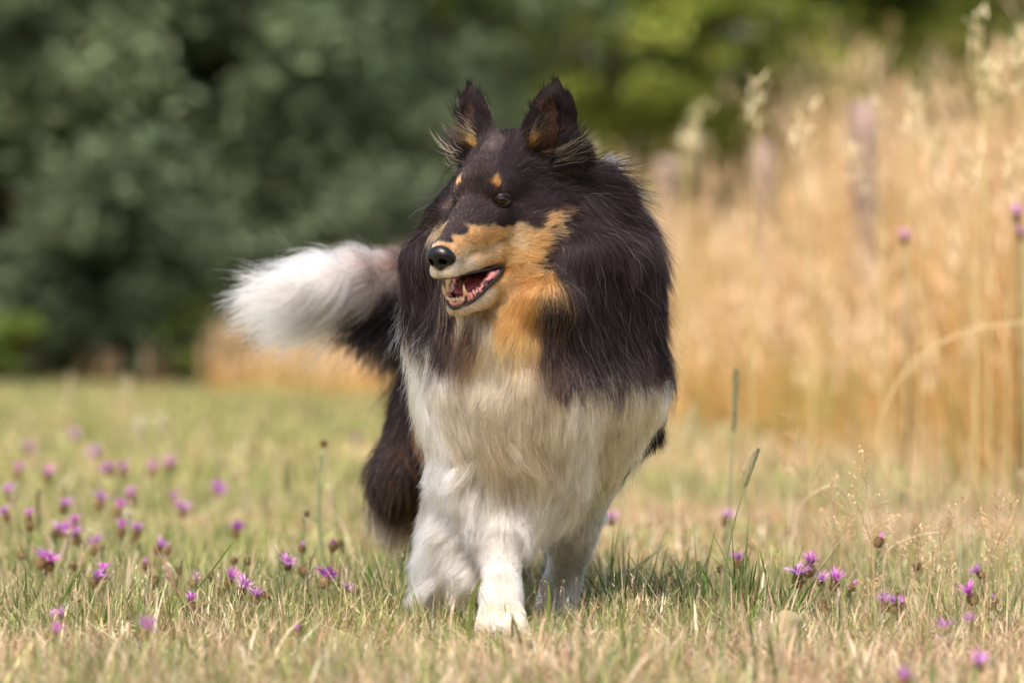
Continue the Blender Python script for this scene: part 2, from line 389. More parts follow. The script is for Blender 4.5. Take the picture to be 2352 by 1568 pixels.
_r = np.random.default_rng(51); _sp = [(_r.uniform(600, 1010), _r.uniform(1330, 1440), .05, 9, .055) for _ in range(34)] + [(_r.uniform(1300, 1900), _r.uniform(1360, 1470), .05, 8, .055) for _ in range(26)] + [(_r.uniform(0, 600), _r.uniform(1300, 1480), .05, 8, .055) for _ in range(40)]
longblades("weed_leaves", _sp, "broad dark green weed leaves low between the grass blades", 52, dry=.08, cat="weeds", wide=2.1)
_r = np.random.default_rng(47); _sp = []
for _i in range(120):
    _px, _py = _r.uniform(-40, 2390), _r.uniform(1270, 1640); _sp.append((_px, _py, _r.uniform(.03, .12), int(_r.uniform(8, 24)), _r.uniform(.05, .105)))
longblades("mixed_grass", _sp, "longer green and straw blades scattered all over the near meadow", 48, dry=.5)
# tall golden grass along the fence
def tall_grass():
    r = np.random.default_rng(61); parts = []
    for d0, d1, dens in ((8.8, 12, 420), (12, 17, 330), (17, 25, 230)):
        x, y, d = scatter(d0, d1, dens, 62 + int(d0), margin=1.2); k = (x > edge_x(d) + r.normal(0, .10, len(x))) & ((x > -1.8) | (r.random(len(x)) < .10)); k &= x < edge_x(d) + 3.2 + d * .05; x, y, d = x[k], y[k], d[k]; n = len(x)
        inn = np.clip((x - edge_x(d)) / .5, 0, 1)
        fx = np.interp(d, [10.3, 14.7, 19, 23.6], [1.60, 1.385, 1.215, .965]); low = (x < fx - .05) & ~((d < 12.6) & (1176 + x * FPX / d > 2190))
        H_ = np.where(low, .70, 1.0) * (.60 + .62 * inn) * np.where(x < -1.8, .15, np.clip(.28 + (x + 1.0) / 1.4, .32, 1)) * r.uniform(.62, 1.12, n) * np.exp((vnoise(np.stack([x, y, x * 0], 1), 1.6, 71) - .5) * 1.1)
        base = np.stack([x, y, ground_z(x, y)], 1); az = r.normal(2.6, 1.3, n)
        gcol = np.array([[.64, .42, .17], [.56, .31, .10], [.72, .53, .27], [.60, .35, .12], [.44, .25, .10]])[r.integers(0, 5, n)] * np.exp(r.normal(0, .12, n))[:, None]
        gp_ = vnoise(np.stack([x, y, x * 0], 1), 1.1, 77); green = r.random(n) < np.clip((gp_ - .5) * 2.2, .05, .8) ; c0 = np.where((green | (r.random(n) < .12))[:, None], np.array([.30, .32, .09]), gcol * .9); c1 = np.where(green[:, None], np.array([.42, .40, .14]), gcol)
        parts.append(blades(base, H_, np.full(n, .0045) + d * .00018, az, np.abs(r.normal(.25, .25, n)), c0, c1, 4, 63, lean=r.normal(.04, .10, n)))
        # leaves low down
        m = int(n * 1.1); ii = r.integers(0, n, m); lc = np.where((r.random(m) < .22)[:, None], np.array([.28, .30, .09]), gcol[ii] * r.uniform(.75, 1.1, (m, 1)))
        parts.append(blades(base[ii] + r.normal(0, .03, (m, 3)) * [1, 1, 0], H_[ii] * r.uniform(.3, .75, m), np.full(m, .009), r.uniform(0, 6.28, m), np.abs(r.normal(.9, .5, m)), lc, lc, 3, 64, lean=np.abs(r.normal(.15, .15, m))))
        # seed heads: feathery spindles at the tips made of short strips
        k2 = r.random(n) < .75; bi = np.flatnonzero(k2); L_ = H_[bi]; a_ = az[bi]
        top = base[bi] + np.stack([np.cos(a_) * L_ * .10, np.sin(a_) * L_ * .10, L_ * .86], 1)
        hc = np.array([[.70, .54, .34], [.60, .42, .25], [.76, .62, .44], [.50, .34, .20]])[r.integers(0, 4, len(bi))]
        for q in range(4):
            parts.append(blades(top + r.normal(0, .006, (len(bi), 3)) + np.array([0, 0, q * .028]), r.uniform(.04, .09, len(bi)), np.full(len(bi), .011), a_ + r.normal(0, 1.0, len(bi)), r.uniform(.2, .9, len(bi)), hc, hc, 2, 65 + q, lean=r.uniform(.1, .5, len(bi))))
    v, f, c = merge(parts); print("tall", len(v)); tag(mesh_obj("tall_grass", v, f, [grass_mat], cols=np.clip(c, 0, .85)), "waist-high golden dry grass growing along the wooden fence", "tall grass", kind='stuff')
tall_grass()
# ---- fence
wood = bpy.data.materials.new("weathered_wood"); wood.use_nodes = True; nt = wood.node_tree; b = nt.nodes["Principled BSDF"]
tc = nt.nodes.new("ShaderNodeTexCoord"); mp = nt.nodes.new("ShaderNodeMapping"); mp.inputs["Scale"].default_value = (40, 40, 3); ns = nt.nodes.new("ShaderNodeTexNoise"); ns.inputs["Scale"].default_value = 1.0; ns.inputs["Detail"].default_value = 7
cr = nt.nodes.new("ShaderNodeValToRGB"); cr.color_ramp.elements[0].position = .3; cr.color_ramp.elements[0].color = (.10, .07, .06, 1); cr.color_ramp.elements[1].position = .7; cr.color_ramp.elements[1].color = (.30, .22, .20, 1)
nt.links.new(tc.outputs["Object"], mp.inputs[0]); nt.links.new(mp.outputs[0], ns.inputs[0]); nt.links.new(ns.outputs[0], cr.inputs[0]); nt.links.new(cr.outputs[0], b.inputs["Base Color"]); b.inputs["Roughness"].default_value = .85
bp = nt.nodes.new("ShaderNodeBump"); bp.inputs["Distance"].default_value = .004; nt.links.new(ns.outputs[0], bp.inputs["Height"]); nt.links.new(bp.outputs[0], b.inputs["Normal"])
wire_m = mat("fence_wire", (.30, .31, .30), rough=.5, spec=.5)
fence = empty("fence", (1.39, 14.7 - CAM_D, 0)); tag(fence, "weathered wooden post and wire fence half hidden in the tall golden grass", "fence")
posts = [(1.60, 10.3, 1.25, 0.01), (1.385, 14.7, 1.28, -.03), (1.215, 19.0, 1.32, .02), (.965, 23.6, 1.42, -.02), (.62, 28.5, 1.35, .01)]
fo = np.array(fence.location)
for x, d, h, tl in posts:
    b0 = np.array([x, d - CAM_D, -.15]); n = 10; pts = [b0 + [tl * t * h, 0, t * (h + .15)] for t in np.linspace(0, 1, n)]
    v, f = tube(pts, .055 + .004 * np.sin(np.arange(n) * 2.1 + x * 9), 14); v[-14:, 2] += np.linspace(-.008, .01, 14)
    mesh_obj("post", v - fo, f, [wood], parent=fence)
for hz in (1.15, .85, .5):
    pts = []
    for (x0, d0, h0, _), (x1, d1, h1, _) in zip(posts[:-1], posts[1:]):
        for t in np.linspace(0, 1, 8, endpoint=False): pts.append([x0 + (x1 - x0) * t - .058, d0 + (d1 - d0) * t - CAM_D, hz - .05 * 4 * t * (1 - t) * .6])
    v, f = tube(pts, .0022, 5); mesh_obj("wire", v - fo, f, [wire_m], parent=fence)

# ---- trees
bark = mat("tree_bark", (.09, .07, .055), rough=.9, spec=.1, bump=(30, .8, .01))
def leaf_mat(name): return mat(name, (0, 0, 0), rough=.6, spec=.12, attr=True, trans=.30)
leafm = leaf_mat("tree_leaf")
def leaves(centres, rad, per, size, cols, seed, squash=.55):
    """leaf faces spread through flattened clumps"""
    r = np.random.default_rng(seed); n = len(centres) * per; c = np.repeat(centres, per, 0); R_ = np.repeat(rad, per)
    o = norm(r.normal(0, 1, (n, 3))) * (r.random((n, 1)) ** .45); o[:, 2] *= squash; p = c + o * R_[:, None]
    a = norm(r.normal(0, 1, (n, 3)) * [1, 1, .5]); b_ = norm(np.cross(a, norm(r.normal(0, .55, (n, 3)) + [0, 0, 1]))); s = size * r.uniform(.6, 1.3, (n, 1))
    V = np.stack([p - a * s, p + b_ * s * .42, p + a * s, p - b_ * s * .42], 1).reshape(-1, 3); F = np.arange(n * 4).reshape(n, 4)
    cc = cols[r.integers(0, len(cols), n)] * np.exp(r.normal(0, .10, (n, 1))) * np.repeat(np.exp(np.random.default_rng(seed + 9).normal(0, .16, (len(centres), 1))), per, 0)
    return V, F, np.repeat(cc, 4, 0)
def tree(name, x, y, h, rx, rz0, cols, label, seed, ncl=210, per=80, size=.075, group=None, trunk=.14):
    """crown from height rz0 up to h, radius rx"""
    r = np.random.default_rng(seed); root = empty(name, (x, y, 0)); tag(root, label, "tree" if h > 1.6 else "bush", group)
    parts = []; zc = (h + rz0) / 2
    v, f = tube([(0, 0, -.2), (r.normal(0, .05), 0, h * .25), (r.normal(0, .1), r.normal(0, .1), h * .55), (r.normal(0, .15), 0, h * .85)], [trunk * 1.3, trunk, trunk * .7, trunk * .2], 10); parts.append((v, f, (0, 0, 0)))
    for i in range(9):
        z = h * r.uniform(.12, .6); a = r.uniform(0, 6.28); L_ = rx * r.uniform(.5, .9); e = np.array([math.cos(a) * L_, math.sin(a) * L_, z + L_ * r.uniform(.1, .7)])
        v, f = tube([(0, 0, z), e * [.5, .5, 1] * 1.0 - [0, 0, L_ * .1], e], [trunk * .45, trunk * .28, trunk * .08], 7); parts.append((v, f, (0, 0, 0)))
    v, f, c = merge(parts); mesh_obj("trunk", v, f, [bark], parent=root)
    u = norm(r.normal(0, 1, (ncl, 3))); q = r.uniform(.45, 1.0, (ncl, 1)); ctr = u * q * [rx, rx, (h - rz0) / 2] + [0, 0, zc]
    ctr[:, :2] *= (1 + .25 * np.sin(ctr[:, 2] * 3 + seed))[:, None]
    ctr[:, 2] = np.maximum(ctr[:, 2], rz0 * .6 + .15)
    v, f, c = leaves(ctr, r.uniform(.26, .50, ncl) * min(1, rx / 1.2), per, size, np.array(cols), seed)
    mesh_obj("crown", v, f, [leafm], parent=root, cols=np.clip(c, 0, .5), smooth=False); return root
BLG = [[.16, .215, .12], [.13, .185, .10], [.21, .26, .155], [.10, .14, .08]]
YEG = [[.28, .34, .06], [.20, .27, .05], [.35, .39, .10], [.14, .19, .04]]
MDG = [[.19, .26, .06], [.14, .20, .05], [.25, .30, .09]]
for a in [("broad_tree", -3.6, 22.6, 6.5, 2.5, .1, BLG, "dark blue-green broadleaf tree at the far left edge, leaves down to the grass", 1),
          ("broad_tree", -1.95, 21.6, 6.0, 1.75, .1, BLG, "dark blue-green broadleaf tree behind the dog's white tail tip", 2),
          ("broad_tree", -5.9, 24, 7, 2.4, .2, BLG, "blue-green tree partly outside the left edge of the meadow", 3),
          ("broad_tree", -.9, 25.5, 6.8, 1.7, .3, BLG, "blue-green tree standing behind the collie's right ear and tail root", 4),
          ("hedge_tree", .7, 33, 8, 2.6, .2, YEG, "yellow-green tree behind the collie's ears", 5),
          ("hedge_tree", 2.9, 35, 8, 2.8, .1, MDG, "mid-green tree beyond the middle fence post", 6),
          ("hedge_tree", 5.6, 34, 7.5, 2.8, .1, YEG, "yellow-green tree behind the tall grass at the right edge", 7),
          ("hedge_tree", -2.6, 36, 9, 3.0, .2, MDG, "taller green tree rising behind the blue-green trees", 8)]:
    tree(*a, ncl=560 if a[4] > 2 else 430)
tree("low_bush", -1.93, 18.0, .62, .24, .0, [[.20, .27, .06], [.16, .22, .05]], "small bright green bush under the dog's white tail", 11, ncl=40, per=90, size=.03, trunk=.015)
tree("low_bush", -3.05, 17.4, .52, .22, .0, [[.18, .25, .06], [.15, .22, .05]], "small green bush at the left edge below the dark trees", 12, ncl=36, per=90, size=.03, trunk=.015)
hedge = empty("hedge", (-2.5, 18.6, 0)); tag(hedge, "low dark undergrowth hedge filling the foot of the blue-green trees", "hedge"); _r = np.random.default_rng(70)
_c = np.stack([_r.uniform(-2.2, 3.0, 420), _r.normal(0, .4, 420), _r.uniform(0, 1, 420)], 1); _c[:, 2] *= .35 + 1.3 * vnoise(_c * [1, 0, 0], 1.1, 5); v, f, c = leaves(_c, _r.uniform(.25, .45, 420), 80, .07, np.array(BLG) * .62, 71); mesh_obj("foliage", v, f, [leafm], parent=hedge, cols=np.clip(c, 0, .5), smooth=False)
def far_wood():
    r = np.random.default_rng(91); n = 1500; a = np.stack([r.uniform(-16, 16, n), r.uniform(42, 50, n) + r.uniform(0, 3, n), r.uniform(0, 1, n) ** .9 * 12], 1)
    v, f, c = leaves(a, r.uniform(.6, 1.3, n), 42, .16, np.array(MDG) * .9, 92, .7); tag(mesh_obj("distant_wood", v, f, [leafm], cols=np.clip(c, 0, .5), smooth=False), "distant green wood closing the view behind the meadow trees", "wood", kind='stuff')
far_wood()
def added_wood_behind():  # unseen trees put in to darken eye reflections and frontal fill
    r = np.random.default_rng(95); n = 2200; a = np.stack([r.uniform(-30, 30, n), -26 - r.uniform(0, 5, n), r.uniform(0, 1, n) ** .9 * 12], 1); a[:, 1] -= .012 * a[:, 0] ** 2 * -1
    v, f, c = leaves(a, r.uniform(.8, 1.6, n), 26, .36, np.array(MDG), 96, .7); tag(mesh_obj("wood", v, f, [leafm], cols=np.clip(c, 0, .5), smooth=False), "unseen green wood added behind the viewpoint to darken reflections and frontal light", "wood", kind='stuff')
added_wood_behind()
# ================================================================== THE DOG
def axis(lo, hi, flo, fhi, fine, coarse):
    return np.unique(np.round(np.concatenate([np.arange(lo, flo, coarse), np.arange(flo, fhi, fine), np.arange(fhi, hi, coarse)]), 5))
S = Sdf(axis(-.52, .34, -.13, .12, .0026, .006), axis(-.33, 1.15, -.29, .075, .0026, .007), axis(-.03, .93, .50, .86, .0026, .006))
mm = 0.001
# torso, chest and ruff (the fur grows out of this surface)
S.add(W(1222, 900, .12), .128, W(1150, 850, .72), .110, k=.05, flat=[((0, 0, 1), 1.05)])
S.add(W(1150, 830, .72), .125, W(1130, 850, .86), .10, k=.05)
S.add(W(1234, 700, .11), .156, k=.05, flat=[((0, 0, 1), 1.18), ((1, 0, 0), 1.09)])
S.add(W(1236, 870, .06), .140, k=.05, flat=[((0, 0, 1), 1.12), ((1, 0, 0), 1.16), ((0, 1, 0), .9)])
S.add(W(1215, 516, .085), .106, k=.05, flat=[((1, 0, 0), 1.12), ((0, 0, 1), 1.05)])
S.add(W(1235, 600, .04), .130, W(1200, 800, -.01), .105, k=.06, flat=[((1, 0, 0), 1.2)])     # front of the ruff
S.add(W(1185, 640, -.01), .085, W(1160, 540, -.02), .08, k=.05, flat=[((1, 0, 0), 1.25)])
S.add(W(1215, 980, -.01), .085, W(1235, 1070, .0), .056, k=.06, flat=[((1, 0, 0), 1.35)])       # breast apron
S.add(W(1438, 910, .10), .056, W(1345, 1060, .09), .034, k=.05, flat=[((0, 1, 0), 1.5)])        # left shoulder
S.add(W(1065, 920, .08), .055, W(1095, 1090, .02), .046, k=.05, flat=[((0, 1, 0), 1.4)])        # right shoulder
for x0, y0, Y0, x1, y1, r_ in ((1140, 930, -.075, 1165, 1120, .030), (1215, 900, -.085, 1240, 1150, .030), (1300, 900, -.075, 1305, 1120, .034), (1060, 900, -.05, 1095, 1060, .032), (1375, 900, -.03, 1375, 1060, .034), (1265, 700, -.095, 1275, 800, .036), (1345, 600, -.07, 1345, 780, .040), (1430, 600, -.01, 1440, 800, .040), (990, 600, -.02, 985, 760, .034)):
    S.add(W(x0, y0, Y0), r_, W(x1, y1, Y0 + .045), r_ * .7, k=.022)           # hanging locks of the ruff and breast
# front legs and paws
S.add(W(1095, 1110, .02), .050, W(1150, 1235, -.035), .031, k=.04)
S.add(W(1150, 1235, -.035), .027, W(1152, 1375, -.085), .021, k=.02)
S.add(W(1152, 1375, -.085), .024, W(1151, 1420, -.105), .025, k=.015, flat=[((1, 0, 0), 1.15)])
for i, (x, f_) in enumerate(((1107, .0), (1136, -.016), (1168, -.016), (1197, -.002))):
    S.add(W(1152 + (x - 1152) * .7, 1408, -.118), .0125, W(x, 1441, -.148 + f_), .0112, k=.0025, flat=[((0, 0, 1), 1.1)])
S.add(W(1055, 1170, .05), .034, W(1040, 1300, .04), .030, k=.04, flat=[((0, 1, 0), .8)])          # feathering mass behind the forearm
S.add(W(1075, 1250, .02), .030, W(1085, 1350, -.01), .016, k=.04, flat=[((0, 1, 0), .8)])
S.add(W(1350, 1075, .09), .038, W(1312, 1230, .115), .030, k=.04)
S.add(W(1312, 1225, .115), .027, W(1284, 1360, .155), .021, k=.02)
S.add(W(1284, 1360, .155), .024, W(1278, 1400, .150), .028, k=.02, flat=[((1, 0, 0), 1.1)])
for x in (1245, 1265, 1290, 1312):
    S.add(W(1278 + (x - 1278) * .6, 1400, .13), .014, W(x, 1418, .115), .0125, k=.007)
S.add(W(1110, 950, .28), .082, W(1075, 1000, .55), .088, k=.05)            # flank
# hind legs
S.add(W(1030, 930, .72), .090, W(935, 1080, .66), .040, k=.05, flat=[((1, 0, 0), .8)])
S.add(W(940, 1090, .66), .034, W(985, 1230, .80), .019, k=.03)
S.add(W(985, 1230, .80), .021, W(1000, 1320, .76), .019, k=.02)
S.add(W(1000, 1325, .76), .022, W(998, 1340, .70), .022, k=.02)
S.add(W(1230, 950, .76), .085, W(1275, 1130, .70), .050, k=.05, flat=[((1, 0, 0), .8)])
S.add(W(1275, 1130, .70), .043, W(1275, 1220, .82), .022, k=.03)
S.add(W(1275, 1220, .82), .021, W(1285, 1310, .78), .019, k=.02)
S.add(W(1285, 1320, .78), .022, W(1283, 1335, .72), .022, k=.02)
# tail
TAIL = [W(1080, 760, .92), W(985, 700, .88), W(900, 646, .80), W(820, 640, .73), W(740, 643, .68), W(645, 656, .62)]
for i, (r0, r1) in enumerate(((.042, .034), (.034, .026), (.026, .020), (.020, .013), (.013, .005))):
    S.add(TAIL[i], r0, TAIL[i + 1], r1, k=.02, flat=[((0, 0, 1), 1.25)])
S.smooth(2)
# skull, muzzle, jaws
def HS(p, r, q=None, r2=None, k=12, flat=(), sub=False, both=True):
    for sg in ((1, -1) if both else (1,)):
        fl = [(Hd(n[0], n[1] * sg, n[2]), s_) for n, s_ in flat]
        S.add(H(p[0], p[1] * sg, p[2]), r * mm, None if q is None else H(q[0], q[1] * sg, q[2]), None if r2 is None else r2 * mm, k=k * mm, flat=fl, sub=sub)
U = (0, 0, 1); B = (0, 1, 0)
HS((-95, 0, 12), 58, (-40, 0, 4), 46, k=20, flat=[(B, 1.05)], both=False)
HS((-100, 25, -40), 52, (-35, 22, -42), 34, k=18)                     # cheeks
HS((-20, 0, -22), 40, (106, 0, -48), 22, k=14, flat=[(B, .93)], both=False)      # muzzle
HS((108, 0, -50), 21, (117, 0, -54), 17.5, k=8, both=False)
HS((-14, 26, 8), 15, (-40, 30, 12), 20, k=12)                         # brows
HS((0, 20, -30), 26, (45, 10, -40), 24, k=12)
HS((16, 26, -76), 13, (70, 17, -73), 10.5, k=10); HS((70, 17, -73), 10.5, (124, 9, -69), 10.5, k=8)     # flews
HS((-50, 28, -95), 30, (0, 24, -112), 20, k=16)                       # lower jaw
HS((0, 22, -118), 18, (60, 14, -131), 12, k=12); HS((60, 14, -131), 12, (101, 7, -132.5), 9.5, k=10)
HS((-70, 0, -110), 48, (20, 0, -138), 18, k=22, both=False)
HS((8, 0, -100), 9, (134, 0, -98), 20.5, k=4, flat=[(B, 3.2)], sub=True, both=False)      # open mouth
# ears: outer cone less inner cone
EF = np.array([.84, .5, .1])
HS((-116, 55, 36), 44, (-138, 68, 96), 27, k=10, flat=[(EF, .5)])
HS((-138, 68, 96), 27, (-150, 75, 134), 3, k=6, flat=[(EF, .5)])
HS((-98, 62, 50), 29, (-120, 75, 98), 19, k=4, flat=[(EF, .62)], sub=True)
HS((-120, 75, 98), 19, (-136, 80, 124), 3, k=4, flat=[(EF, .62)], sub=True)
# eye sockets
EYG = norm(np.array([.74, .66, .06])); EYC = np.array([2.0, 43.0, -3.5]) - 16 * EYG
for sg in (1, -1):
    g = EYG * [1, sg, 1]; c0 = EYC * [1, sg, 1]; c1 = c0 + g * 40
    S.add(H(*c0), 13.5 * mm, H(*c1), 13.5 * mm, k=4 * mm, sub=True, flat=[(Hd(0, 0, 1), .8)])
S.add(H(135, 0, -49), 14 * mm, k=5 * mm, sub=True)
bv, bf = S.mesh()
# keep only the largest connected piece
def largest(v, f):
    lab = np.arange(len(v))
    while True:
        m = lab[f].min(1); new = lab.copy(); np.minimum.at(new, f.ravel(), np.repeat(m, 4)); new = new[new]
        if (new == lab).all(): break
        lab = new
    k = np.bincount(lab).argmax(); keep = lab == k; mp = np.cumsum(keep) - 1
    return v[keep], mp[f[keep[f].all(1)]]
bv, bf = largest(bv, bf)
print("dog body", len(bv), len(bf))

# ---- coat control points: position, colour, comb direction, length mm
K = (.0042, .0036, .0043); K2 = (.018, .0135, .013); KB = (.030, .017, .012); D = (.11, .055, .03); R = (.13, .045, .018)
T = (.46, .195, .055); TL = (.56, .30, .13); TO = (.47, .165, .035); CR = (.54, .40, .27); Wh = (.80, .70, .59); WW = (.89, .86, .83)
KL = (.15, .085, .065); TW = (.66, .58, .53); GC = (.50, .36, .23); KM = (.34, .24, .20); GZ = (.055, .042, .040); SV = (.42, .39, .42); GB = (.20, .14, .11); PK = (.07, .034, .028); RD = (.16, .03, .035)
CP = []
def cp(px, py, Y, col, dx, dy, dY, ln): CP.append((W(px, py, Y), col, norm([dx, dY, -dy]), ln))
def ch(a, b, c, col, da, db, dc, ln):
    for sg in ((1, -1) if b else (1,)):
        CP.append((H(a, b * sg, c), col, norm(Hd(da, db * sg, dc)), ln))
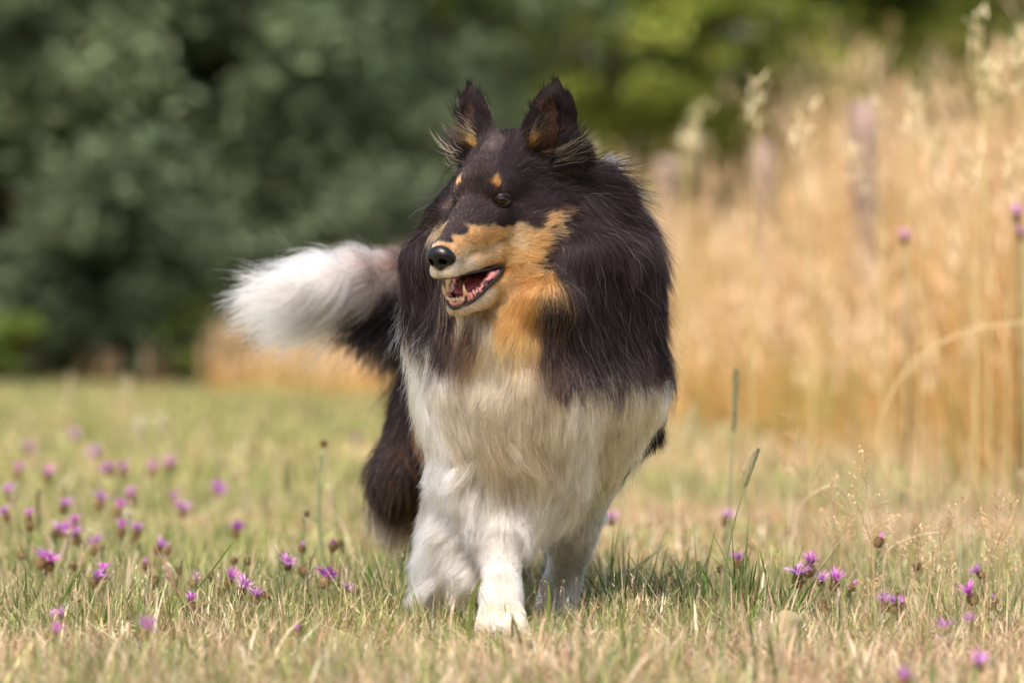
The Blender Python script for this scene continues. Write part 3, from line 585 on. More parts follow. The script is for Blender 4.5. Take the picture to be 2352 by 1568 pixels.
# left side of the picture: mane
for x, y, Y, col, dx, dy, dY, ln in [
    (1010, 350, .03, K, -.9, .3, .1, 40), (1000, 400, .02, K, -.7, .6, .1, 45), (980, 450, .02, K, -.5, .8, .1, 50), (970, 520, .02, K, -.3, 1, .1, 55),
    (960, 600, .03, K, -.12, 1, 0, 60), (955, 660, .03, K, -.05, 1, 0, 65), (960, 715, .03, K, -.05, 1, 0, 65), (1010, 560, -.03, K, 0, 1, 0, 60),
    (1010, 640, -.05, K, .05, 1, 0, 65), (1005, 700, -.04, K, .05, 1, 0, 70), (985, 735, 0, K, 0, 1, 0, 60), (1030, 745, -.06, K, .1, 1, 0, 60),
    (940, 745, .10, SV, -.2, 1, 0, 45), (955, 780, .05, Wh, -.1, 1, 0, 45), (1000, 800, -.02, Wh, 0, 1, 0, 50), (975, 870, .02, WW, 0, 1, 0, 50), (955, 920, .08, WW, -.2, 1, 0, 40),
    (1050, 720, -.08, D, 0, 1, 0, 55), (1068, 780, -.08, D, 0, 1, 0, 55), (1085, 735, -.09, T, 0, 1, 0, 50), (1045, 750, -.08, KB, 0, 1, 0, 55), (1085, 840, -.07, D, 0, 1, 0, 50), (1050, 820, -.06, KB, 0, 1, 0, 55), (1020, 830, -.03, Wh, 0, 1, 0, 50), (1060, 880, -.06, CR, 0, 1, 0, 55),
    (1110, 740, -.10, CR, 0, 1, 0, 50), (1110, 800, -.10, TL, 0, 1, 0, 55), (1140, 860, -.1, CR, 0, 1, 0, 55), (1150, 730, -.10, CR, .1, 1, 0, 55), (1160, 790, -.11, CR, .1, 1, 0, 60),
    (1185, 700, -.10, TO, -.1, 1, 0, 50), (1220, 690, -.10, TO, -.25, 1, 0, 55), (1210, 750, -.11, TO, -.05, 1, 0, 60), (1250, 720, -.10, TO, -.25, 1, 0, 60), (1225, 810, -.11, T, 0, 1, 0, 60),
    (1255, 775, -.10, D, 0, 1, 0, 60), (1305, 745, -.10, K, 0, 1, 0, 65), (1285, 810, -.10, K, 0, 1, 0, 65), (1255, 850, -.10, D, 0, 1, 0, 60), (1200, 860, -.11, CR, 0, 1, 0, 60), (1290, 860, -.09, KB, 0, 1, 0, 60),
    # white chest; its own cream plus brown shading painted in toward the centre
    (980, 960, .02, WW, -.05, 1, 0, 45), (1010, 1040, 0, WW, -.05, 1, 0, 45), (1040, 920, -.04, Wh, 0, 1, 0, 55), (1080, 1000, -.06, CR, 0, 1, 0, 60), (1150, 940, -.1, CR, 0, 1, 0, 60),
    (1160, 1030, -.1, CR, 0, 1, 0, 60), (1230, 960, -.1, CR, 0, 1, 0, 60), (1240, 1060, -.09, CR, .05, 1, 0, 65), (1310, 960, -.07, Wh, .05, 1, 0, 60), (1320, 1060, -.06, WW, .05, 1, 0, 60),
    (1370, 960, -.03, CR, .1, 1, 0, 50), (1390, 1040, 0, CR, .1, 1, 0, 45), (1110, 1100, -.05, Wh, 0, 1, 0, 62), (1180, 1120, -.07, CR, 0, 1, 0, 80), (1260, 1140, -.06, Wh, 0, 1, 0, 85), (1320, 1130, -.03, Wh, 0, 1, 0, 75),
    # right side of the picture: mane; its grey sheen is painted by GZ points
    (1385, 370, .10, SV, .8, .1, .3, 50), (1370, 350, .12, WW, .7, -.1, .3, 45), (1405, 395, .11, WW, .8, .2, .2, 45), (1362, 368, .10, WW, .8, .1, .2, 45), (1392, 402, .09, WW, .8, .3, .2, 45), (1440, 440, .10, SV, .8, .5, .2, 50), (1430, 400, .15, WW, .8, .2, .2, 45), (1420, 430, .10, SV, .8, .4, .2, 50), (1345, 350, .07, K, .6, -.2, .4, 45), (1350, 400, .02, K, .8, .1, .2, 55), (1450, 460, .08, GZ, .6, .7, .1, 60), (1380, 460, 0, K, .7, .5, .1, 60), (1330, 480, -.04, K, .6, .7, 0, 55),
    (1475, 540, .07, GZ, .35, .9, 0, 65), (1410, 560, 0, K, .3, 1, 0, 70), (1350, 580, -.06, K, .2, 1, 0, 70), (1320, 640, -.08, K, 0, 1, 0, 70), (1310, 720, -.09, K, -.05, 1, 0, 75), (1330, 800, -.09, K, 0, 1, 0, 75),
    (1390, 660, -.05, K, .1, 1, 0, 75), (1400, 760, -.06, K, .05, 1, 0, 75), (1400, 800, -.05, K, .05, 1, 0, 65), (1470, 640, .02, K, .15, 1, 0, 70), (1480, 740, .03, K, .1, 1, 0, 70), (1515, 680, .10, GZ, .2, 1, 0, 60), (1535, 760, .12, GZ, .15, 1, 0, 55),
    (1470, 785, .0, K2, .1, 1, 0, 55), (1520, 765, .08, K2, .1, 1, 0, 50), (1420, 830, -.03, K2, .1, 1, 0, 50), (1350, 815, -.06, K2, .05, 1, 0, 55), (1290, 840, -.08, GB, 0, 1, 0, 50), (1465, 830, .02, KB, .1, 1, 0, 45), (1535, 810, .1, Wh, .1, 1, 0, 36), (1340, 880, -.06, CR, 0, 1, 0, 55), (1410, 890, -.01, CR, .05, 1, 0, 50), (1500, 850, .06, WW, -.1, 1, 0, 40),
    (1545, 840, .10, WW, .1, 1, 0, 35), (1490, 915, .07, WW, -.1, 1, 0, 35), (1455, 975, .06, WW, -.1, 1, 0, 40), (1420, 1030, .06, WW, -.1, 1, 0, 36), (1540, 930, .12, KB, .1, 1, .1, 45), (1520, 985, .11, K, .15, 1, .1, 52), (1505, 960, .11, K, .15, 1, .1, 50), (1485, 1030, .10, K, .1, 1, .1, 50), (1465, 1065, .10, KB, .1, 1, .1, 45), (1550, 800, .12, WW, .1, 1, 0, 35), (1440, 950, .03, CR, .0, 1, 0, 45),
    (1548, 960, .17, K, .2, 1, 0, 40), (1520, 1010, .17, K, .2, 1, 0, 45), (1490, 1060, .17, KB, .1, 1, 0, 45), (1400, 1100, .08, WW, -.05, 1, .1, 30), (1365, 1160, .10, WW, .25, 1, .2, 32),
    # forelegs
    (1060, 1130, .0, WW, -.3, 1, .1, 35), (1110, 1150, -.02, Wh, 0, 1, 0, 42), (1150, 1185, -.06, Wh, .1, 1, 0, 38), (1170, 1230, -.06, Wh, .1, 1, 0, 28), (1160, 1280, -.08, Wh, 0, 1, 0, 22), (1155, 1325, -.09, Wh, 0, 1, 0, 17), (1155, 1365, -.10, Wh, 0, 1, 0, 12), (1150, 1400, -.12, Wh, 0, 1, -.2, 9),
    (1120, 1430, -.15, Wh, 0, .6, -.6, 3.5), (1185, 1430, -.15, Wh, 0, .6, -.6, 3.5), (1152, 1440, -.16, WW, 0, .6, -.6, 3.5), (1152, 1405, -.14, Wh, 0, .6, -.6, 5), (1020, 1180, .03, WW, -.8, .8, .1, 60), (1010, 1240, .04, WW, -.8, .9, .1, 70), (1020, 1300, .04, WW, -.75, .8, .1, 75), (1060, 1260, .0, Wh, -.5, 1, .1, 35),
    (1060, 1330, .0, WW, -.5, 1, .1, 40), (1100, 1380, -.04, Wh, -.4, 1, .1, 18), (1195, 1250, -.03, Wh, .2, 1, .1, 30), (1360, 1160, .07, Wh, .1, 1, 0, 34), (1320, 1230, .09, Wh, 0, 1, 0, 24), (1295, 1300, .12, Wh, 0, 1, 0, 12),
    (1280, 1390, .12, Wh, 0, 1, -.1, 10), (1290, 1200, .10, CR, -.1, 1, .1, 25), (1335, 1280, .15, Wh, .3, 1, .3, 25), (1150, 1240, .02, Wh, -.2, 1, .5, 25),
    # flank, belly and hind legs
    (1570, 750, .25, K, .1, .7, .7, 55), (1540, 900, .3, K, .1, .8, .6, 55), (1480, 1050, .3, KB, 0, 1, .3, 60), (1500, 700, .5, K, .1, .6, .8, 55), (1420, 900, .6, K, .1, .8, .6, 55), (1230, 560, .25, K, 0, .1, 1, 55),
    (1150, 640, .55, K, 0, .1, 1, 50), (1100, 700, .8, K, 0, .3, 1, 50), (930, 800, .25, KB, -.1, .8, .5, 50), (960, 930, .25, R, -.15, 1, .2, 50), (970, 1000, .30, R, -.2, 1, .2, 50), (985, 1080, .32, R, -.2, 1, .2, 55), (950, 900, .28, R, -.1, .8, .5, 45), (975, 1010, .14, R, -.35, 1, .1, 40), (985, 1080, .12, R, -.35, 1, .1, 42), (1000, 1130, .1, GB, -.4, 1, .1, 40),
    (1200, 1100, .3, GB, 0, 1, .3, 50), (1200, 1080, .6, KB, 0, 1, .3, 40), (960, 880, .6, K, -.3, 1, .3, 60), (930, 960, .65, K, -.3, 1, .2, 70), (925, 1040, .66, K2, -.32, 1, .15, 100), (925, 1090, .66, K2, -.35, 1, .15, 110), (950, 1110, .66, KB, -.2, 1, .2, 105), (1010, 1000, .62, KB, -.1, 1, 0, 50),
    (1000, 1100, .62, D, 0, 1, .0, 45), (985, 1250, .79, GB, 0, 1, 0, 20), (998, 1330, .70, GB, 0, 1, -.3, 9), (1290, 960, .65, K, .2, 1, .2, 60), (1300, 1080, .65, KB, .1, 1, .2, 60), (1275, 1250, .79, GB, 0, 1, 0, 18), (1285, 1330, .72, GB, 0, 1, -.3, 9),
    # tail
    (1040, 700, .9, K, -.8, .5, 0, 60), (1000, 620, .86, KL, -1, .05, 0, 60), (980, 740, .86, KB, -.7, .8, 0, 110), (930, 600, .8, KL, -1, .08, 0, 65), (910, 720, .8, K2, -.75, .8, 0, 150), (900, 660, .74, KB, -.9, .4, 0, 90), (870, 600, .76, KM, -1, .06, 0, 85), (860, 690, .74, KL, -.84, .7, 0, 165),
    (850, 640, .7, KL, -1, .3, 0, 120), (815, 605, .74, KM, -1, .06, 0, 95), (810, 680, .72, KM, -.78, .8, 0, 195), (775, 605, .72, TW, -1, .05, 0, 105), (755, 685, .70, TW, -.80, .78, 0, 195), (750, 645, .67, TW, -1, .22, 0, 130), (715, 612, .68, WW, -1, .07, 0, 110), (700, 675, .66, WW, -.9, .52, 0, 160), (730, 645, .64, WW, -1, .2, 0, 130), (670, 640, .63, WW, -1, .02, 0, 95), (650, 668, .62, WW, -.95, .36, 0, 140), (650, 655, .62, WW, -1, .1, 0, 105)]:
    cp(x, y, Y, col, dx, dy, dY, ln)
# head
for a, b, c, col, da, db, dc, ln in [
    (124, 0, -28, TL, -1, 0, .1, 4), (110, 0, -22, K2, -1, 0, .1, 5), (110, 10, -26, K2, -1, 0, .1, 5), (85, 0, -12, K2, -1, 0, 0, 6), (85, 14, -18, K2, -1, 0, 0, 6), (60, 0, -4, K2, -1, 0, .1, 6), (60, 18, -10, K2, -1, .1, 0, 7), (35, 0, 6, K2, -1, 0, .2, 7), (35, 20, -2, K2, -1, .1, 0, 7), (45, 27, -20, K2, -1, .1, 0, 7),
    (10, 0, 18, K2, -1, 0, .4, 9), (12, 22, 12, K2, -1, .1, .3, 8), (22, 32, -14, K2, -1, .2, -.1, 7), (16, 36, -26, K, -1, .2, -.2, 8), (0, 42, -28, K, -1, .2, -.3, 9), (-22, 48, -26, K, -1, .2, -.3, 11), (-18, 51, -17, KB, -1, .3, .1, 6), (-40, 52, -14, K, -1, .3, 0, 13), (-25, 46, 10, K, -1, .2, .2, 12), (-32, 54, -40, K2, -1, .2, -.3, 13),
    (120, 14, -34, TL, -1, 0, -.1, 4), (100, 18, -30, T, -1, 0, 0, 6), (75, 25, -30, T, -1, .1, 0, 7), (50, 30, -36, T, -1, .1, -.1, 8), (25, 37, -46, T, -1, .1, -.2, 9), (0, 44, -55, TL, -1, .2, -.3, 11), (-30, 52, -62, T, -1, .2, -.3, 14), (-60, 60, -55, T, -1, .3, -.3, 18), (-78, 62, -55, T, -1, .3, -.2, 16), (-88, 68, -66, T, -1, .3, -.6, 22), (-92, 70, -85, T, -.8, .2, -.9, 26), (-104, 68, -102, T, -.7, .2, -.9, 28), (-108, 66, -128, TO, -.4, .2, -1, 32), (-70, 60, -28, K, -1, .3, 0, 16), (-110, 68, -50, K, -.8, .5, -.2, 36), (-45, 56, -22, K, -1, .3, 0, 14), (-135, 72, -88, K, -.5, .5, -.8, 45), (-140, 70, -135, K, -.3, .3, -1, 50),
    (100, 20, -50, TL, -1, 0, -.2, 6), (70, 26, -56, TL, -1, 0, -.2, 8), (40, 32, -68, TL, -1, 0, -.3, 10), (10, 38, -82, T, -1, 0, -.4, 13), (-30, 50, -88, TO, -1, .1, -.6, 18), (-60, 56, -100, TO, -.8, .1, -1, 26), (-40, 48, -120, TO, -.8, .0, -1, 24), (-10, 34, -120, TO, -1, 0, -.6, 14), (-90, 62, -118, TO, -.5, .1, -1, 35), (-70, 45, -140, TO, -.5, 0, -1, 35),
    (126, 10, -64, Wh, -.6, .3, -.6, 6), (110, 17, -66, GC, -.9, .2, -.4, 7), (90, 22, -72, CR, -1, 0, -.3, 8), (60, 26, -82, TL, -1, 0, -.3, 8), (20, 38, -98, T, -1, 0, -.3, 9), (106, 0, -141, GC, -.6, 0, -.8, 7), (92, 12, -140, CR, -.9, 0, -.5, 8), (60, 18, -140, CR, -1, 0, -.5, 10), (25, 26, -132, T, -1, 0, -.6, 13),
    (60, 0, -150, Wh, -1, 0, -.5, 12), (20, 0, -155, Wh, -.7, 0, -1, 30), (-20, 15, -155, CR, -.5, 0, -1, 35), (4, 37, 22, TO, -.8, .2, .6, 8), (-1, 33, 28, TO, -.8, .2, .6, 8), (-6, 30, 34, TO, -.8, .1, .6, 8), (1, 46, 15, K2, -.8, .2, .6, 6), (15, 26, 18, K2, -.8, .1, .4, 7), (-12, 20, 36, K2, -1, .1, .4, 12), (-26, 38, 36, K, -1, .2, .4, 13),
    (-30, 0, 42, K2, -1, 0, .4, 14), (-60, 0, 58, GZ, -1, 0, .4, 18), (-95, 0, 70, K2, -1, 0, .5, 26), (-88, 14, 68, GZ, -1, 0, .5, 26), (-60, 30, 48, K, -1, .1, .3, 18), (-90, 32, 60, K, -1, .1, .5, 20), (-70, 50, 20, K, -1, .4, .2, 22), (-100, 62, 0, K, -.8, .8, 0, 35), (-110, 65, -40, K, -.7, .8, -.3, 45), (-118, 62, 20, K, -.6, .9, .1, 45),
    (-112, 70, -75, K, -.6, .5, -.7, 45), (-122, 66, -115, K, -.3, .3, -1, 50), (-130, 0, 60, K, -1, 0, .2, 35), (-135, 40, 40, K, -1, .2, .2, 40),
    # ears
    (-92, 36, 62, K, -.3, .1, 1, 16), (-102, 82, 58, K, -.2, .9, .7, 22), (-106, 84, 40, K, -.3, 1, .1, 32), (-112, 92, 50, K, -.3, 1, .1, 30), (-105, 40, 90, K, -.2, .1, 1, 10), (-135, 62, 130, K, -.2, .1, 1, 10), (-118, 52, 62, D, .3, .6, 1, 24), (-112, 50, 78, K2, .3, .6, 1, 18), (-128, 66, 90, PK, 0, .3, 1, 7), (-122, 66, 66, PK, 0, .3, 1, 8),
    (-145, 88, 100, K, -.2, .5, 1, 13), (-130, 92, 75, K, -.2, .7, 1, 18), (-150, 76, 134, K, 0, 0, 1, 8), (-150, 55, 90, K, -.3, 0, 1, 14), (-150, 55, 60, K, -.4, 0, 1, 20)]:
    ch(a, b, c, col, da, db, dc, ln)
cpP = np.array([c[0] for c in CP]); cpC = np.array([c[1] for c in CP]); cpD = np.array([c[2] for c in CP]); cpL = np.array([c[3] for c in CP], float)
# local spacing of the control points, so that dense ones on the face stay local
_d = np.linalg.norm(cpP[:, None] - cpP[None], axis=2); np.fill_diagonal(_d, 9); cpS = np.sort(_d, 1)[:, :3].mean(1)
def coat(P, pw=5.0, pick=None):
    """colour, comb direction and length of the coat at P"""
    n = len(P); col = np.zeros((n, 3)); dr = np.zeros((n, 3)); ln = np.zeros(n)
    Pw = P + vnoise3(P, 75, 41) * .0055 + vnoise3(P, 200, 43) * .002 if pick is not None else P
    for s0 in range(0, n, 40000):
        q = Pw[s0:s0 + 40000]; d2 = ((q[:, None, :] - cpP[None]) ** 2).sum(2)
        w = 1 / (d2 / cpS ** 2 + .02) ** (pw / 2)
        dmin = d2.min(1, keepdims=True)
        w *= np.exp(-(d2 - dmin) / (.0012 + dmin)); ws = w / w.sum(1, keepdims=True)
        w2 = ws ** 1.3; w2 /= w2.sum(1, keepdims=True)
        av = np.exp(w2 @ np.log(cpC))
        if pick is not None:      # each strand takes the colour of one of the patches it lies between
            cs = np.cumsum(w2, 1); j = np.minimum((cs < pick[s0:s0 + 40000, None]).sum(1), len(cpC) - 1); av = av ** .35 * cpC[j] ** .65
        col[s0:s0 + 40000] = av; dr[s0:s0 + 40000] = ws @ cpD; ln[s0:s0 + 40000] = ws @ cpL
    return col, norm(dr), ln
def mouth_dist(P):
    """distance inside the open mouth region (mm, >0 = inside)"""
    q = toH(P); t = np.clip((q[:, 0] - 8) / 124, 0, 1); r = 9 + 11.5 * t
    rad = np.hypot(q[:, 1] / 3.2, q[:, 2] + 100 - t * 2); rad = np.where((q[:, 0] < -4) | (q[:, 0] > 150), 99, np.hypot(rad, np.minimum(q[:, 0] - 8, 0)))
    return r - rad
vc, _, vln = coat(bv)
md = mouth_dist(bv); vc[md > -2.0] = (.10, .018, .02)
hv = toH(bv)
mroot = mat("dog_skin", (0, 0, 0), rough=.9, spec=.03, attr=True)
dog = empty("dog", (float(W(1180, 1300, .2)[0]), .25, 0.0))
tag(dog, "long-haired tricolour collie walking through the short grass, head turned and mouth open", "dog")
dloc = np.array(dog.location)
def part(name, v, f, mats, parent=None, cols=None, smooth=True, matidx=None):
    o = mesh_obj(name, np.asarray(v) - dloc, f, mats, parent or dog, smooth=smooth, cols=cols, matidx=matidx); return o
body = part("body", bv, bf, [mroot], cols=np.minimum(vc * .7, 1))
# ---- the coat: combed strands grown out of the body surface
def hair_material(name, rough=.34, rad=.45, coat_=.0, rnd=.12):
    m = bpy.data.materials.new(name); m.use_nodes = True; nt = m.node_tree; nt.nodes.clear()
    h = nt.nodes.new("ShaderNodeBsdfHairPrincipled"); o = nt.nodes.new("ShaderNodeOutputMaterial")
    h.parametrization = 'COLOR'; a = nt.nodes.new("ShaderNodeAttribute"); a.attribute_name = "col"
    nt.links.new(a.outputs["Color"], h.inputs["Color"])
    h.inputs["Roughness"].default_value = rough; h.inputs["Radial Roughness"].default_value = rad
    h.inputs["Random Roughness"].default_value = .2
    # dark pigment: mostly absorbed light and a thin cuticle sheen
    df = nt.nodes.new("ShaderNodeBsdfDiffuse"); rf = nt.nodes.new("ShaderNodeBsdfHair"); rf.component = 'Reflection'
    rf.inputs["Color"].default_value = (.022, .0185, .0225, 1); rf.inputs["RoughnessU"].default_value = .22; rf.inputs["RoughnessV"].default_value = .6
    ad = nt.nodes.new("ShaderNodeAddShader"); mx = nt.nodes.new("ShaderNodeMixShader"); mr = nt.nodes.new("ShaderNodeMapRange")
    bw = nt.nodes.new("ShaderNodeRGBToBW"); mr.inputs["From Min"].default_value = .03; mr.inputs["From Max"].default_value = .16
    nt.links.new(a.outputs["Color"], bw.inputs[0]); nt.links.new(bw.outputs[0], mr.inputs["Value"]); nt.links.new(mr.outputs[0], mx.inputs[0])
    nt.links.new(a.outputs["Color"], df.inputs[0]); nt.links.new(df.outputs[0], ad.inputs[0]); nt.links.new(rf.outputs[0], ad.inputs[1])
    nt.links.new(ad.outputs[0], mx.inputs[1]); nt.links.new(h.outputs[0], mx.inputs[2]); nt.links.new(mx.outputs[0], o.inputs[0]); return m
hair_mat = hair_material("dog_hair")
def hair_obj(name, P, rad, col, m, parent):
    """P (n,k,3), rad (n,k), col (n,k,3)"""
    n, k = P.shape[:2]; hc = bpy.data.hair_curves.new(name); hc.add_curves([k] * n)
    hc.position_data.foreach_set("vector", (P - dloc).astype(np.float32).ravel())
    ra = hc.attributes.get("radius") or hc.attributes.new("radius", 'FLOAT', 'POINT')
    ra.data.foreach_set("value", rad.astype(np.float32).ravel())
    ca = hc.attributes.new("col", 'FLOAT_COLOR', 'POINT'); c4 = np.ones((n, k, 4), np.float32); c4[..., :3] = col
    ca.data.foreach_set("color", c4.ravel()); hc.materials.append(m)
    o = bpy.data.objects.new(name, hc); C.objects.link(o); o.parent = parent; return o
def surface_points(v, f, dens, seed, vln):
    r = np.random.default_rng(seed); t = np.concatenate([f[:, [0, 1, 2]], f[:, [0, 2, 3]]])
    a, b, c = v[t[:, 0]], v[t[:, 1]], v[t[:, 2]]; ar = np.linalg.norm(np.cross(b - a, c - a), axis=1) / 2
    ex = ar * dens(v[t].mean(1), vln[t].mean(1)); cnt = np.floor(ex + r.random(len(ex))).astype(int)
    i = np.repeat(np.arange(len(t)), cnt); u = r.random((len(i), 2)); q = u.sum(1) > 1; u[q] = 1 - u[q]
    return a[i] + u[:, :1] * (b[i] - a[i]) + u[:, 1:] * (c[i] - a[i])
eyep = [H(*(EYC * [1, s, 1] + 16 * EYG * [1, s, 1])) for s in (1, -1)]
nosep = H(134, 0, -46)
def allowed(P):
    ok = (mouth_dist(P) < -2.5)
    q = toH(P)
    for s in (1, -1):
        c = np.array([2, 43 * s, -3.5]); g = EYG * [1, s, 1]; d = q - c; dg = d @ g
        side = np.cross([0, 0, 1.0], g); side = side / np.linalg.norm(side)
        fw = -side if side[0] > 0 else side; fw = -fw if fw[0] < 0 else fw; e = np.hypot((d @ fw - 2.5) / 16, (d[:, 2]) / 9.5); ok &= ~((e < 1) & (np.abs(dg) < 22))
    ok &= ~(np.linalg.norm((q - [133, 0, -48]) / [18, 20.5, 18], axis=1) < 1)
    ok &= P[:, 2] > .004
    return ok
def grow(P0, k, seed, cf, lift=.30, wild=0.0, lmul=1.0):
    r = np.random.default_rng(seed); n = len(P0); col, dr, ln = cf
    L = ln * mm * lmul * r.uniform(.72, 1.12, n)
    short = np.clip((ln - 8) / 30, 0, 1)
    dr = norm(dr + vnoise3(P0, 16, 3) * (.12 + .26 * short)[:, None] + vnoise3(P0, 60, 9) * (.10 + .26 * short)[:, None] + r.normal(0, 1, (n, 3)) * (.05 + .05 * short + wild + np.where((P0[:, 0] < -.2) & (P0[:, 1] > .4), .12, 0))[:, None])
    P = np.zeros((n, k, 3)); P[:, 0] = P0; p = P0.copy(); wv = r.normal(0, 1, (n, 3))
    lf = lift * (1 - .45 * short) * r.uniform(.6, 1.4, n) + wild
    tail = (P0[:, 0] < -.17) & (P0[:, 1] > .45) & (P0[:, 2] > .40); fea = (P0[:, 0] < -.045) & (((P0[:, 1] < .14) & (P0[:, 2] < .27)) | ((P0[:, 1] > .5) & (P0[:, 2] < .36))); lf = np.where(tail, .34 * r.uniform(.3, 1.5, n), np.where(fea & (ln > 35), .42 * r.uniform(.3, 1.4, n), lf)); grav = np.where(tail, .18, .10)
    for i in range(1, k):
        g = S.grad(p); d = S.sample(p); t = i / (k - 1)
        st = L / (k - 1)
        tan = dr - g * np.minimum((dr * g).sum(1), .25 + .5 * lf)[:, None]; tan = norm(tan)
        want = lf * L * t ** .8 + .0006
        up = np.clip((want - d) / np.maximum(st, 1e-6), -.25, .8)
        v = norm(tan + g * up[:, None] + np.array([0, 0, -1.0]) * (grav * short * t)[:, None])
        wv = norm(wv + r.normal(0, 1, (n, 3)) * .7)
        v = norm(v + wv * (.07 + .12 * short * t + wild * .5)[:, None])
        p = p + v * st[:, None]; P[:, i] = p
    return P, col, L, short
def clump(P, G, kk, strength, seed):
    r = np.random.default_rng(seed); kd = kdtree.KDTree(len(G))
    for i, g in enumerate(G[:, 0]): kd.insert(g, i)
    kd.balance(); idx = np.fromiter((kd.find(q)[1] for q in P[:, 0]), int, len(P))
    g = G[idx]; k = P.shape[1]; t = np.linspace(0, 1, k); off = P[:, 0] - g[:, 0]
    w = (strength * r.uniform(.25, 1, len(P)))[:, None] * t[None] ** 1.1
    target = g + off[:, None, :] * .28
    return P * (1 - w[..., None]) + target * w[..., None], idx
def shade(col, k, short, seed, P0):
    """strand to strand variation of pigment; colour deepens toward the root of each strand"""
    r = np.random.default_rng(seed); n = len(col); lum = col.mean(1)
    c = col * np.exp(r.normal(0, .16, n))[:, None] * np.exp((vnoise(P0, 45, 5) - .5) * .5)[:, None]
    dark = lum < .06
    bt = dark & (r.random(n) < .06); c[bt] = c[bt] * 2 + np.array([.032, .021, .018]) * r.uniform(.4, 1.3, (bt.sum(), 1))
    tan = (lum > .15) & (lum < .45)
    kt = tan & (r.random(n) < .08); c[kt] *= .35
    k2 = (lum > .012) & (lum < .05) & (r.random(n) < .035); c[k2] = np.array([.26, .20, .17])
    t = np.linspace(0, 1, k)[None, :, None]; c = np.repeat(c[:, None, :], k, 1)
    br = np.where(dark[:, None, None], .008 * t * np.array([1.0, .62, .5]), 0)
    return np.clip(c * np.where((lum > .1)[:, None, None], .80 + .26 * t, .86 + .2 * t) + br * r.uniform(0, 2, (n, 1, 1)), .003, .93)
def fdens(Pc, ln):
    """strands per square metre"""
    front = np.clip(1 - (Pc[:, 1] - .30) / .25, .35, 1)
    d = np.interp(ln, [4, 9, 18, 40, 100], [1.9e6, 1.35e6, .75e6, .38e6, .36e6]) * front
    return d * FUR
FUR = 1.25
roots = surface_points(bv, bf, fdens, 11, vln); roots = roots[allowed(roots)]
print("roots", len(roots))
_pk = np.clip(np.random.default_rng(8).random(len(roots)) * .55 + vnoise(roots, 110, 12) * .45, 0, 1)
_col, _dr, _ln = coat(roots, pick=_pk)
# long hair shows its colour where it lies, a little way down from its root
_lg = _ln > 20; _sh = roots[_lg] + _dr[_lg] * (_ln[_lg] * mm * .60)[:, None] + vnoise3(roots[_lg], 38, 13) * .030 + np.random.default_rng(3).normal(0, .005, (_lg.sum(), 3))
_col[_lg] = coat(_sh, pick=_pk[_lg])[0]
for nm, msk, k, kk, seed in (("short_fur", _ln < 17, 4, 7, 1), ("coat", _ln >= 17, 8, 30, 2)):
    r_ = roots[msk]; gi = np.random.default_rng(seed).permutation(len(r_))[:max(10, len(r_) // kk)]; G0 = r_[gi]; cf = (_col[msk], _dr[msk], _ln[msk])
    P, col, L, sh = grow(r_, k, seed, cf, lift=.30 if nm == "short_fur" else .36); G, _, _, _ = grow(G0, k, seed + 50, [q[gi] for q in cf], lift=.3)
    stg = .35 if nm == "short_fur" else np.where((r_[:, 1] > .4) | (r_[:, 2] < .24), .55, .78)
    P, ci = clump(P, G, kk, stg, seed)
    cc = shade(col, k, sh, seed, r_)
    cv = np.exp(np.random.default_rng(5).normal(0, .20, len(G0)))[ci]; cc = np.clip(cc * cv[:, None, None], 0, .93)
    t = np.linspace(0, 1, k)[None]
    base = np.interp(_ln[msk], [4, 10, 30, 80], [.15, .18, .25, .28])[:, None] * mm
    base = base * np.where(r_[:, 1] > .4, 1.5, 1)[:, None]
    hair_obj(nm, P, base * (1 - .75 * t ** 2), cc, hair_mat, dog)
    print(nm, P.shape)
# long guard hairs: locks of the mane and breast that hang over the coat below
gsel = np.flatnonzero((_ln > 44) & (roots[:, 1] < .22) & (roots[:, 2] > np.where(_col.mean(1) < .09, .43, .28))); gsel = gsel[np.random.default_rng(21).permutation(len(gsel))[:int(20000 * FUR)]]; g_ = roots[gsel]; cf = (_col[gsel], _dr[gsel], _ln[gsel])
P, col, L, sh = grow(g_, 10, 31, cf, lift=.32, lmul=1.7); gi = np.arange(0, len(g_), 34); G, _, _, _ = grow(g_[gi], 10, 32, [q[gi] for q in cf], lift=.30, lmul=1.75)
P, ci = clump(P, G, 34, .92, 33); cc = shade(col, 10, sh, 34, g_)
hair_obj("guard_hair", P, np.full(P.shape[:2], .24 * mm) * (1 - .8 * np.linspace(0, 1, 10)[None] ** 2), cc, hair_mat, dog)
# loose stray hairs that stand off the outline
si = np.flatnonzero(_ln >= 14); si = si[np.random.default_rng(77).permutation(len(si))[:int(9000 * FUR)]]; st_ = roots[si]
P, col, L, sh = grow(st_, 8, 99, (_col[si], _dr[si], _ln[si]), lift=.55, wild=.16, lmul=1.15)
hair_obj("stray_hair", P, np.full(P.shape[:2], .13 * mm) * (1 - .6 * np.linspace(0, 1, 8)[None] ** 2), shade(np.maximum(col, .03), 8, sh, 3, st_), hair_mat, dog)
